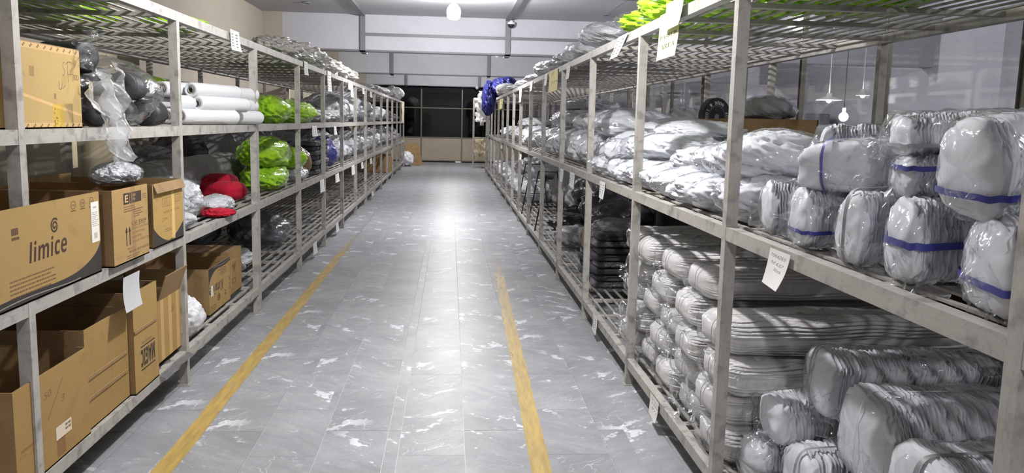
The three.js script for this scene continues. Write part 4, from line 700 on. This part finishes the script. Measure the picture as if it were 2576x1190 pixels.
// ---- goods on the beige-wall rack
const lsack = (o) => sack({ side: -1, ...o, x: o.x });
{
  // clear bag of grey goods on the CAUTION carton
  lsack({ x: -1.49, y: YL[1] + 0.335, z: 4.12, w: 0.36, h: 0.11, d: 0.2, v: 1, mat: M.wrapWhite, label: 'clear bag of white goods on the CAUTION carton', lump: { lumps: 30, lump: 0.1, fold: 0.1 } });
  // black spools in a clear bag
  const t = thing('spool_bag', 'torn clear bag of black thread spools drooping over the shelf edge', 'bag', [-1.52, YL[2], -4.2]);
  const sp = cached('spool', () => { const g = new THREE.LatheGeometry([[0, -0.14], [0.058, -0.14], [0.068, -0.12], [0.068, 0.12], [0.058, 0.14], [0.014, 0.14], [0.012, 0.13], [0, 0.13]].map(p => new THREE.Vector2(...p)), 28); g.rotateX(Math.PI / 2); return g; });
  for (const [x, y, z, a] of [[-0.1, 0.07, 0.22, 0.5], [-0.12, 0.07, -0.12, 0.2], [-0.08, 0.07, -0.42, 0.1], [-0.16, 0.2, 0.16, 0.9], [-0.1, 0.2, -0.2, 0.15], [-0.28, 0.07, 0.1, 0.4], [-0.3, 0.21, -0.12, 0.3], [-0.2, 0.31, 0.26, 1.1], [-0.32, 0.07, -0.4, 0.1], [-0.25, 0.2, -0.45, 0.2]]) part('thread_spool', sp, M.blackThread, t, [x, y, z], [0, a, 0]);
  const f = part('plastic_film', sackFilm(3.3, 1, 1, 1, { tip: 0 }), M.film, t, [-0.2, 0, -0.08]); f.scale.set(0.46, 0.33, 1.1);
  part('film_tail', flapGeo(5, 0.3, 0.4, { taper: 0.6, curl: 0.02 }), M.filmMilky, t, [0.075, 0.23, 0.58], [0.4, 0, 0]);
  part('film_peak', flapGeo(7, 0.34, 0.16, { taper: 0.75 }), M.film, t, [-0.02, 0.25, 0.5], [Math.PI, 0, 0.15]);
}
{ // rolls of clear film
  const roll = cached('roll', () => { const g = new THREE.LatheGeometry([[0.0195, -0.28], [0.0195, 0.28], [0.043, 0.282], [0.049, 0.272], [0.051, 0.2], [0.051, -0.26], [0.043, -0.28], [0.0195, -0.28]].map(p => new THREE.Vector2(...p)), 32); g.rotateX(Math.PI / 2); return g; });
  const core = cached('rollcore', () => { const g = new THREE.LatheGeometry([[0.017, -0.284], [0.017, 0.284], [0.0195, 0.284], [0.0195, -0.284], [0.017, -0.284]].map(p => new THREE.Vector2(...p)), 24); g.rotateX(Math.PI / 2); return g; });
  const rowsR = [[0.053, [[-1.62, 5.8], [-1.73, 5.84], [-1.84, 5.88], [-1.95, 5.92], [-1.56, 6.34], [-1.67, 6.38]]], [0.14, [[-1.57, 5.96], [-1.68, 5.84], [-1.81, 5.93], [-1.93, 5.9], [-1.6, 6.4]]], [0.226, [[-1.62, 5.95], [-1.75, 5.86], [-1.87, 5.88], [-1.99, 5.92], [-1.62, 6.42]]]];
  rowsR.forEach(([y, list], k) => list.forEach(([x, z], i) => { const t = thing('film_roll', `${ORD[i]} white film roll from the shelf front in the ${['bottom', 'middle', 'top'][k]} layer of the pile`, 'roll', [x, YL[2] + y, -z], -0.34 + 0.05 * ((i * 7 + k) % 3 - 1), 'plastic film rolls on the eye-level shelf'); const fr = part('film', roll, M.rollFilm, t); part('core', core, M.core, fr); }));
  limeBag(-2.05, YL[2], 6.55, 0.5, 0.34, 0.5, 2, 'lime bag tucked behind the film rolls', undefined, 0, -1);
  solo('tape_ring', (() => { const g = new THREE.TorusGeometry(0.06, 0.022, 12, 28); g.rotateY(Math.PI / 2); return g; })(), M.blueCap, 'blue tape ring at the end of the film rolls', 'tape', [-1.55, YL[2] + 0.082, -6.5]);
}
{ // lime bags, second unit
  const g = 'lime bags on the eye-level shelf';
  limeBag(-1.54, YL[2], 8.25, 0.85, 0.26, 0.42, 1, 'bright lime bag before the window slit on the eye-level shelf', g, 0.1, -1); limeBag(-1.54, YL[2], 9.55, 1.1, 0.24, 0.42, 3, 'bright lime bag beside the grey bags on the eye-level shelf', g, -0.1, -1);
  const g2 = 'lime bags on the knee-high shelf';
  limeBag(-1.54, YL[1], 8.05, 0.95, 0.24, 0.42, 0, 'lime bag on the slats of the knee-high shelf beneath another lime bag', g2, 0.1, -1); limeBag(-1.54, YL[1] + 0.19, 8.1, 1.05, 0.3, 0.42, 4, 'large lime bag lying on another lime bag on the knee-high shelf', g2, 0, -1); limeBag(-1.54, YL[1] + 0.12, 9.05, 0.5, 0.24, 0.4, 5, 'small lime bag beside the white crumpled bag on the knee-high shelf', g2, 0, -1);
  lsack({ x: -1.52, y: YL[1], z: 9.1, w: 0.5, h: 0.17, d: 0.4, v: 2, mat: M.wrapWhite, label: 'white crumpled bag beside the lime bags', tip: 0 });
  lsack({ x: -1.56, y: YL[1], z: 9.55, w: 0.36, h: 0.36, d: 0.4, v: 3, mat: M.boardOld, label: 'clear bag of brown goods beside the lime bags' });
}
{ // red rolls, grey felt and white bags in the second bay
  for (const [x, y, z, w] of [[-1.64, 0.0, 6.75, 0.3], [-1.76, 0.0, 7.0, 0.32]]) bundle({ name: 'red_roll', category: 'roll', film: false, x, y: YL[1] + y, z, L: 0.32, w, h: x < -1.7 ? 0.21 : 0.165, seed: 101, mode: 'x', geo: { t: 0.2, p: 0.75, n: 30, cap: 0.09 }, mat: M.red, turn: Math.PI - 0.3, label: x > -1.7 ? 'folded red cloth roll beside the small white parcel' : 'higher red cloth roll lying against the grey felt', group: 'red cloth rolls on the knee-high shelf' });
  bundle({ name: 'felt_roll', category: 'roll', film: false, x: -2.17, y: YL[1], z: 6.0, L: 2.3, w: 0.34, h: 0.33, seed: 103, mode: 'x', geo: { t: 0.4, p: 0.8, n: 60 }, mat: M.greyFelt, turn: Math.PI / 2, label: 'long roll of grey felt on the knee-high shelf' });
  lsack({ x: -1.56, y: YL[1], z: 5.35, w: 0.6, h: 0.29, d: 0.4, v: 0, mat: M.wrapWhite, film: true, label: 'clear bag of crumpled white scraps before the grey felt', lump: { lumps: 70, lump: 0.1, fold: 0.12 } });
  lsack({ x: -1.53, y: YL[1], z: 6.05, w: 0.5, h: 0.12, d: 0.26, v: 4, mat: M.wrapWhite, film: false, label: 'small white parcel beside the red rolls' });
  lsack({ x: -1.5, y: YL[1], z: 5.02, w: 0.34, h: 0.13, d: 0.4, v: 5, mat: M.wrapWhite, film: true, label: 'flat clear bag on the front edge of the knee-high shelf' });
  solo('red_cloth', lumpGeo(44, 0.22, 0.05, 0.3, { lump: 0.03, fold: 0.15 }), M.red, 'small red cloth lying on the front edge of the knee-high shelf', 'cloth', [-1.56, YL[1], -5.75]);
  for (const [x, z, w, h, m, l] of [[-2.3, 7.3, 0.8, 0.42, M.wrapDark, 'dark brown bag behind the grey felt'], [-2.35, 8.3, 0.9, 0.5, M.clothDark, 'black cloth heap behind the lime bags'], [-2.3, 9.3, 0.8, 0.54, M.clothGrey, 'grey cloth heap behind the lime bags'], [-1.9, 8.25, 0.5, 0.05, M.clothGrey, 'folded grey cloth under the lime bags']]) lsack({ x, y: YL[1], z, w, h, d: 0.55, v: (z * 3) | 0, mat: m, film: false, label: l });
  const cb = lsack({ name: 'carrier_bag', x: -1.5, y: YL[0], z: 5.1, w: 0.4, h: 0.25, d: 0.3, v: 3, mat: M.rollFilm, film: false, inner: 'bag_body', label: 'white carrier bag with loop handles on the bottom shelf', lump: { lumps: 12, lump: 0.06, fold: 0.12, fine: 0.012 } });
  for (const [x, y, z, R, a] of [[0.02, 0.22, 0.04, 0.075, 1.25], [-0.03, 0.22, -0.06, 0.08, 1.5]]) part('handle', (() => { const g = new THREE.TorusGeometry(R, 0.016, 8, 26, Math.PI); g.scale(1, 1.1, 1.7); return g; })(), M.rollFilm, cb, [x, y, z], [0, a, 0.1]);
  // torn sheet sagging from the bottom shelf by the second post
  solo('torn_sheet', grid(20, 12, (u, v) => [-1.62 + 0.165 * v + 0.02 * noise(u * 4, 3, 1) * v, 0.2 + 0.014 - 0.03 * v * v + 0.02 * noise(u * 5, v * 4, 2) * v, -4.32 - 0.46 * u]), std({ color: lin(0.1, 0.1, 0.1), roughness: 0.9, side: THREE.DoubleSide }), 'torn dark sheet lying under the bottom-shelf cartons', 'sheet');
}
{ // bottom shelf, second unit: dark and clear bags
  for (const [x, z, w, h, m, l] of [[-1.7, 7.0, 0.5, 0.2, M.wrapWhite, 'small clear bag on the bottom shelf under the lime bags'], [-1.75, 7.6, 0.5, 0.16, M.wrapWhite, 'flat clear bag on the bottom shelf under the lime bags'], [-2.3, 8.4, 0.9, 0.5, M.clothDark, 'black heap at the back of the bottom shelf']]) lsack({ x, y: YL[0], z, w, h, d: 0.4, v: (z * 5) | 0, mat: m, film: false, label: l });
  lsack({ x: -1.66, y: YL[0], z: 8.75, w: 0.8, h: 0.36, d: 0.6, v: 2, mat: M.wrapDark, film: true, label: 'clear bag of navy goods slumped on the bottom shelf', tip: 0 });
}
{ // further bays: stacked dark garments with a navy bag, then grey bags
  const t = thing('garment_stack', 'dark folded garment stack beside the navy bag', 'stack', [-1.55, YL[1], -10.5]);
  for (const z of [-0.36, 0, 0.36]) for (let k = 0; k < 7; k++) part('folded_garment', cached(`fold_${k % 3}`, () => bundleGeo(90 + k % 3, 0.6, 0.3, 0.062, 'y', { t: 0.012, p: 0.5, cap: 0.04, n: 14, nu: 30 })), k % 2 ? M.clothDark : M.wrapDark, t, [-0.02 * (k % 2), k * 0.056, z], [0, Math.PI, 0]);
  const nb = thing('navy_bag', 'upright navy blue plastic bag beside the dark garment stack', 'bag', [-1.52, YL[1], -11.5]);
  part('bag_body', (() => { const g = lumpGeo(77, 0.36, 0.42, 0.66, { lump: 0.03, fold: 0.08, lumps: 12 }); return g; })(), M.navy, nb, [-0.2, 0, 0]);
  const r = rng(55), G = 'grey bags along the beige-wall rack';
  const fill = (lv, z0, z1, hm, mats, lab, grp, dx = 0) => { let z = z0, fi = 0; while (z < z1) { const w = 0.55 + r() * 0.35, h = hm * (0.7 + 0.5 * r()); lsack({ x: -1.56 - dx - r() * 0.06, y: YL[lv], z: z + w / 2, w, h, d: (dx ? 0.5 : 0.6) + r() * (dx ? 0.1 : 0.3), v: Math.floor(r() * 30), mat: mats[Math.floor(r() * mats.length)], film: false, label: `${ORD[fi++]} ${lab}`, group: grp, turn: (r() - 0.5) * 0.3, tip: 0, lump: { lumps: 44, lump: 0.16, fold: 0.06 } }); z += w * 1.03; } };
  fill(2, 10.3, 12.6, 0.24, [M.wrapGrey, M.wrapWhite], 'grey plastic bag on the eye-level shelf beyond the lime bags', G + ' upper');
  fill(2, 12.6, 17.2, 0.5, [M.wrapGrey, M.wrapGrey, M.wrapWhite], 'lumpy grey sack filling the eye-level shelf further along', 'lumpy sacks on the eye-level shelf');
  fill(2, 17.2, 21.5, 0.36, [M.wrapWhite, M.wrapWhite, M.wrapGrey], 'pale bag on the eye-level shelf far along the rack', 'pale bags far along the eye-level shelf');
  fill(2, 22.6, 27, 0.3, [M.wrapGrey, M.wrapDark], 'dark grey bag at the far end of the eye-level shelf', 'bags at the far end of the eye-level shelf');
  fill(1, 12.0, 20, 0.42, [M.wrapWhite, M.wrapWhite, M.wrapGrey], 'clear bag of white goods on the knee-high shelf further along', 'clear bags along the knee-high shelf');
  fill(1, 20, 27, 0.44, [M.wrapWhite, M.wrapGrey, M.wrapGrey], 'grey bag at the far end of the knee-high shelf', 'bags at the far end of the knee-high shelf');
  fill(1, 9.7, 20, 0.56, [M.wrapDark, M.clothDark, M.wrapGrey], 'dark bag at the back of the knee-high shelf', 'dark bags at the back of the knee-high shelf', 0.75);
  // top of the rack
  let tl = 0, tc = 0, tg = 0; const l = 'lime cloth bag from the hall entrance, on top of the carton rack', g = 'lime bags on top of the carton rack';
  for (const [x, z, w, h, d, v] of [[-1.56, 3.5, 0.7, 0.2, 0.7, 0], [-1.66, 4.55, 0.7, 0.22, 0.8, 2], [-2.1, 4.0, 0.7, 0.2, 0.6, 3], [-2.15, 5.1, 0.8, 0.2, 0.7, 4], [-2.25, 5.95, 0.6, 0.16, 0.5, 1], [-1.7, 6.0, 0.4, 0.12, 0.4, 5]]) limeBag(x, YL[3], z, w, h, d, v, `${ORD[tl++]} ${l}`, g, 0.1 * v, -1);
  const l2 = 'crumpled clear bag past the lime bags on top of the beige-wall rack', g2 = 'clear bags on top of the beige-wall rack';
  for (const [z, w, h] of [[8.7, 0.9, 0.24], [9.6, 1.0, 0.28], [10.6, 1.1, 0.3], [11.7, 1.1, 0.28], [12.8, 1.1, 0.28], [13.8, 0.9, 0.26]]) lsack({ x: -1.48, y: YL[3], z, w, h, d: 0.6, v: (z * 3) | 0, mat: M.wrapWarm, film: false, label: `${ORD[tc++]} ${l2}`, group: g2, lump: { lumps: 60, lump: 0.26, fold: 0.16 } });
  const l3 = 'grey bag past the crumpled clear bags on top of the beige-wall rack', g3 = 'bags on top of the far beige-wall rack';
  for (const [z, w, h] of [[17.5, 1.2, 0.16], [19, 1.4, 0.2], [21, 1.4, 0.24], [23, 1.5, 0.2]]) lsack({ x: -1.5, y: YL[3], z, w, h, d: 0.6, v: z | 0, mat: M.wrapGrey, film: false, label: `${ORD[tg++]} ${l3}`, group: g3 });
  lsack({ x: -1.42, y: YL[3], z: 25.6, w: 1.3, h: 0.42, d: 0.6, v: 3, mat: M.rollFilm, film: false, label: 'bulging white sack on top of the last beige-wall rack unit', lump: { lumps: 14, lump: 0.05, fold: 0.14 } });
}

// ---------------------------------------------------------------- paper tags hanging on the rails
const ink = (g, s, x, y, size, rot = -0.08) => { g.save(); g.translate(x, y); g.rotate(rot); g.font = `italic ${size}px sans-serif`; g.fillText(s, 0, 0); g.restore(); };
const T_NOTE = canvasTex(256, 384, (g, w, h) => { g.fillStyle = '#dedcd8'; g.fillRect(0, 0, w, h); g.fillStyle = '#33312f'; ink(g, '1064269', 18, 78, 50, 0.06); ink(g, 'hd 4.67', 40, 150, 48, 0.1); ink(g, 'Stock', 96, 214, 42, 0.12); });
const T_NOTE2 = canvasTex(256, 512, (g, w, h) => { g.fillStyle = '#dcdad5'; g.fillRect(0, 0, w, h); g.fillStyle = '#2d2c2b'; ink(g, '1# 12-50', 30, 110, 56, 0.12); ink(g, '5 4466', 60, 200, 62, 0.05); ink(g, 'M / L', 60, 320, 76, 0.1); });
const T_TAG = canvasTex(128, 256, (g, w, h) => { g.fillStyle = '#e3e2e0'; g.fillRect(0, 0, w, h); g.fillStyle = '#77757a'; for (let i = 0; i < 5; i++) { g.fillRect(14, 50 + i * 36, 26, 12); g.fillRect(70, 46 + i * 38, 34 - i * 3, 14); } g.fillRect(12, 232, 100, 2); });
const T_FORM = canvasTex(256, 320, (g, w, h) => { g.fillStyle = '#ecebec'; g.fillRect(0, 0, w, h); g.fillStyle = '#55535a'; ink(g, '233', 150, 84, 46, -0.05); ink(g, '6-0321', 116, 158, 46, -0.05); ink(g, '4', 160, 228, 44, 0); ink(g, '1', 80, 270, 40, 0); g.fillRect(90, 92, 130, 3); g.fillRect(90, 168, 140, 3); g.fillRect(60, 236, 160, 3); g.fillRect(40, 290, 180, 3); });
const T_PASS = canvasTex(256, 512, (g, w, h) => { g.fillStyle = '#e3e6a8'; g.fillRect(0, 0, w, h); g.fillStyle = '#3c4020'; g.textAlign = 'center'; g.save(); g.translate(128, 285); g.rotate(-0.06); g.scale(0.86, 1); g.font = 'bold 62px serif'; g.fillText('PASSED', 0, 0); g.font = 'bold 74px serif'; g.fillText('AREA', 0, 115); g.restore(); });
const T_YEL = canvasTex(128, 320, (g, w, h) => { g.fillStyle = '#e0d48a'; g.fillRect(0, 0, w, h); g.fillStyle = '#6d7a3a'; ink(g, 'Sew', 24, 200, 58, -0.05); g.fillStyle = '#6b6238'; g.fillRect(36, 20, 8, 70); g.fillRect(60, 16, 8, 60); });
const paperMat = new Map(); const pm = (t) => { if (!paperMat.has(t)) paperMat.set(t, std({ map: t, roughness: 0.8, side: THREE.DoubleSide })); return paperMat.get(t); };
// hanging paper in the plane of the rail, top edge at pixel (px, py0) and bottom at py1, wpx wide
function hang(side, px, py0, py1, wpx, tex, label, group, o = {}) {
  const X = side < 0 ? XL + 0.006 + (o.out || 0) : XR - 0.006 - (o.out || 0), a = onX(px, py0, X), b = onX(px, py1, X), l = onX(px - wpx / 2, py0, X), r = onX(px + wpx / 2, py0, X);
  const h = a.y - b.y, w = Math.abs(l.z - r.z), c = o.curl ?? 0.012, s = side < 0 ? 1 : -1, sk = (o.skew || 0) * w;
  const g = grid(6, 12, (u, v) => [s * (0.001 + c * v * v * (0.4 + 0.6 * u)), -h * v, -s * (u - 0.5) * w * (1 + (o.flare || 0) * v) + sk * v]);
  { const uv = g.attributes.uv; for (let i = 0; i < uv.count; i++) uv.setY(i, 1 - uv.getY(i)); }
  // paper has thickness: a second sheet just behind, joined at the rim by being closer than the film of air between
  const g2 = g.clone(); g2.translate(-s * 0.0006, 0, 0);
  const m = solo(o.name || 'paper_tag', mergeGeometries([g, g2]), pm(tex), label, 'tag', [X, a.y, a.z], 0, group);
  m.userData.label = label; return m;
}
const hangRow = (side, list, label, group) => list.forEach(([x, a, b, w], i) => hang(side, x, a, b, w, T_TAG, `${ORD[i]} ${label}`, group));
hang(1, 1963, 632, 728, 52, T_NOTE, 'handwritten white note taped to the waist-high rail below the strapped bundles', undefined, { curl: 0.03, skew: -0.15 });
hang(1, 1647, 1000, 1055, 22, T_NOTE2, 'handwritten note ending M / L on the low rail under the cloth piles', undefined, { curl: 0.015 });
hang(1, 1498, 795, 838, 11, T_TAG, 'small tag on the low rail before the bare low shelf');
hang(1, 1686, 28, 145, 50, T_PASS, 'yellow PASSED AREA sheet hanging from the top rail', undefined, { curl: 0.02, flare: 0.05, name: 'paper_sign' });
hang(1, 1698, 0, 70, 42, T_FORM, 'white form hanging over the yellow PASSED AREA sheet', undefined, { out: 0.012, curl: 0.02, name: 'paper_form' });
hang(1, 1568, 88, 138, 24, T_TAG, 'white tag hanging from the top rail beside the yellow PASSED AREA sheet', undefined, { curl: 0.01, skew: -0.9 });
hang(1, 1393, 176, 230, 20, T_YEL, 'yellow handwritten sheet hanging from the top rail below clear bags', undefined, { flare: 0.2, name: 'paper_sign' });
hang(1, 1261, 249, 274, 8, T_YEL, 'narrow yellow tag on the top rail near the navy sheet', undefined, { name: 'paper_sign' });
const gt = 'small tags on the top rail of the glass-partition rack';
hangRow(1, [[1430, 166, 199, 9], [1374, 186, 215, 7], [1337, 205, 229, 6], [1310, 219, 257, 6]], 'small white tag on the top rail under clear bags, counting from the entrance', gt);
const gm = 'small tags on the waist-high rail';
hangRow(1, [[1516, 457, 500, 13], [1440, 434, 470, 12], [1414, 425, 457, 8], [1310, 388, 402, 5], [1262, 366, 374, 4]], 'small white tag hanging from the waist-high rail, counting from the entrance', gm);
hang(-1, 590, 77, 128, 22, T_TAG, 'white form tag on the top rail above the film rolls', undefined, { curl: 0.02 });
const gl = 'small tags on the top rail of the beige-wall rack';
hangRow(-1, [[769, 155, 189, 9], [828, 179, 230, 9], [879, 205, 226, 6], [885, 209, 245, 6], [914, 222, 237, 5], [933, 231, 245, 5]], 'small white tag on the top rail by the beige wall, counting from the entrance', gl);
hangRow(-1, [[791, 317, 343, 12], [843, 318, 339, 6]], 'small white tag hanging from the eye-level rail, counting from the entrance', 'small tags on the eye-level rail');
hangRow(-1, [[810, 452, 483, 10], [848, 437, 458, 9], [888, 416, 439, 7], [911, 408, 424, 5], [933, 398, 412, 5]], 'small white tag hanging from the knee-high rail, counting from the entrance', 'small tags on the knee-high rail');
hangRow(-1, [[792, 610, 639, 9], [848, 560, 583, 6], [937, 481, 493, 5]], 'small white tag on the bottom rail by the beige wall, counting from the entrance', 'small tags on the bottom rail');
M.paperGrey = std({ color: lin(0.45, 0.45, 0.46), roughness: 0.8, side: THREE.DoubleSide });
// paper drooping below the CAUTION carton
solo('paper_sheet', grid(8, 12, (u, v) => [0.004 + 0.03 * v * v, -0.15 * v, -(u - 0.5) * 0.2 + 0.06 * v]), M.paperGrey, 'white paper sheet hanging below the CAUTION carton', 'paper', [XL + 0.02, 0.81, -3.93]);

// ---------------------------------------------------------------- small fittings
function domeCamera(px, py, Z, label, body, s = 1) {
  const p = onZ(px, py, Z), t = thing('dome_camera', label, 'camera', [p.x, p.y, p.z]);
  part('base', new THREE.CylinderGeometry(0.055 * s, 0.06 * s, 0.035 * s, 24), M.whitePlastic, t, [0, 0.03 * s, 0]);
  part('dome', (() => { const g = new THREE.SphereGeometry(0.052 * s, 24, 14, 0, Math.PI * 2, Math.PI / 2, Math.PI / 2); return g; })(), body, t, [0, 0.012 * s, 0]);
  part('arm', new THREE.BoxGeometry(0.04 * s, 0.035 * s, 0.14 * s), M.whitePlastic, t, [0, 0.055 * s, -0.06 * s]);
}
domeCamera(1286, 64, -15.5, 'dark dome camera on the first visible beam by the trunking', M.black, 1.2);
domeCamera(1250, 141, -15.75, 'pale dome camera hanging below the first visible beam', M.whitePlastic, 1.0);
domeCamera(1218, 190, -23.4, 'small pale dome camera below the second beam', M.whitePlastic, 0.9);
domeCamera(1200, 222, -30.66, 'small pale dome camera at the far beam', M.whitePlastic, 1.1);
for (const [px, py] of [[770, 5], [1528, 35]]) { const p = onY(px, py, CEIL); const t = thing('downlight', 'unlit round downlight in the ceiling before the first visible beam', 'downlight', [p.x, CEIL - 0.012, p.z], 0, 'unlit ceiling downlights'); part('rim', new THREE.TorusGeometry(0.06, 0.012, 10, 28).rotateX(Math.PI / 2), M.trunk, t); part('recess', new THREE.CylinderGeometry(0.055, 0.055, 0.012, 24), M.black, t, [0, 0.004, 0]); }
// ---------------------------------------------------------------- far end of the aisle
{
  const bd = (px, py, Z, w, h, tilt, label) => { const p = onZ(px, py, Z); const m = solo('board_sheet', ubox(-w / 2, w / 2, 0, h, -0.01, 0.01, 0.7), M.board, label, 'cardboard', [p.x, 0.0, p.z]); m.rotation.set(-0.12, 0.3, tilt); return m; };
  bd(1045, 400, -28.6, 0.5, 0.75, 0.2, 'flattened brown board leaning at the end of the beige-wall rack');
  bd(1049, 405, -28.9, 0.3, 0.5, 0.5, 'small brown board leaning beside the larger one');
  lsack({ x: -1.2, y: 0, z: 28.2, w: 0.6, h: 0.5, d: 0.5, v: 2, mat: M.rollFilm, film: false, label: 'white sack on the floor at the end of the beige-wall rack' });
  carton({ x: -1.52, y: YL[0], z0: 21.2, z1: 22.6, h: 0.42, d: 0.6, tex: F_PLAIN, open: true, label: 'old carton on the bottom shelf at the far end of the beige-wall rack' });
  const r = rng(17);
  const pap = (px0, px1, py0, py1, n, mat, label, group) => { for (let i = 0; i < n; i++) { const p = onZ(px0 + r() * (px1 - px0), py0 + r() * (py1 - py0), -(27.4 + r() * 0.9)); const w = 0.14 + r() * 0.18, h = 0.2 + r() * 0.3; const g = grid(5, 8, (u, v) => [(u - 0.5) * w * (1 - 0.3 * v) + 0.05 * noise(u * 3, v * 3, i), -h * v, 0.06 * noise(u * 4 + i, v * 3, 2) + 0.04 * v]); const g2 = g.clone(); g2.translate(0, 0, -0.002); solo('pattern_sheet', mergeGeometries([g, g2]), mat, label, 'sheet', [p.x, p.y, p.z], (r() - 0.5) * 1.2, group); } };
  const tan = std({ color: lin(0.5, 0.42, 0.28), roughness: 0.9, side: THREE.DoubleSide }), pale = std({ color: lin(0.7, 0.69, 0.66), roughness: 0.9, side: THREE.DoubleSide });
  // a steel stand carries them at the end of the rack
  const st = thing('end_stand', 'narrow steel stand with hanging sheets at the end of the glass-partition rack', 'stand', [0.95, 0, -27.9]);
  for (const [x, z] of [[-0.18, 0.35], [0.3, 0.35], [-0.18, -0.35], [0.3, -0.35]]) part('post', steelBar(0.04, 0.04, 2.3, 'y', 2), M.slat, st, [x, 1.15, z]);
  for (const y of [0.5, 1.0, 1.6, 2.28]) { part('rail', steelBar(0.03, 0.03, 0.7, 'z', 3), M.slat, st, [-0.18, y, 0]); part('rail', steelBar(0.03, 0.03, 0.48, 'x', 3), M.slat, st, [0.06, y, 0.35]); part('rail', steelBar(0.03, 0.03, 0.48, 'x', 3), M.slat, st, [0.06, y, -0.35]); }
  pap(1200, 1225, 225, 300, 14, pale, 'pale paper pattern hanging on the steel end stand', 'pale patterns on the end stand');
  pap(1196, 1222, 345, 380, 12, tan, 'tan board pattern hanging on the steel end stand', 'tan patterns on the end stand');
  solo('floor_block', new THREE.BoxGeometry(0.2, 0.05, 0.06), M.whitePlastic, 'small white block on the floor against the far partition', 'block', [0.3, 0.025, ZF + 0.08]);
  // tan sheet hung inside the last beige-wall bay
  { const p = onX(1028, 262, -1.45); const g = grid(5, 10, (u, v) => [0.02 * noise(u * 3, v * 3), -0.62 * v, -(u - 0.5) * 1.2]); const g2 = g.clone(); g2.translate(-0.002, 0, 0); solo('hanging_sheet', mergeGeometries([g, g2]), tan, 'tan sheet hanging in the last bay of the beige-wall rack', 'sheet', [XL - 0.004, 2.1, -26.7]); }
}
// work tables and shelving dimly seen behind the glass
{
  for (const [x, z] of [[5.4, -9], [5.6, -13]]) { const t = thing('work_table', 'white work table in the room behind the glass partition', 'table', [x, 0, z], 0, 'work tables behind the glass'); part('tabletop', new RoundedBoxGeometry(1.2, 0.05, 2.4, 2, 0.01), M.whitePlastic, t, [0, 0.88, 0]); for (const [a, b] of [[-0.5, -1.1], [0.5, -1.1], [-0.5, 1.1], [0.5, 1.1]]) part('leg', new THREE.BoxGeometry(0.05, 0.86, 0.05), M.alu, t, [a, 0.43, b]); }
  for (const [x, z] of [[8.6, -10], [8.6, -15], [8.6, -20]]) { const t = thing('wall_cabinet', 'grey cabinet against the far wall behind the glass', 'cabinet', [x, 0, z], 0, 'grey cabinets behind the glass'); part('body', new RoundedBoxGeometry(0.6, 1.9, 1.6, 2, 0.012), M.trunk, t, [0, 0.95, 0]); part('door', new RoundedBoxGeometry(0.02, 1.8, 0.76, 2, 0.006), M.slat, t, [-0.31, 0.95, 0.39]); part('door', new RoundedBoxGeometry(0.02, 1.8, 0.76, 2, 0.006), M.slat, t, [-0.31, 0.95, -0.39]); }
}
shade(scene);
renderer.render(scene, camera);
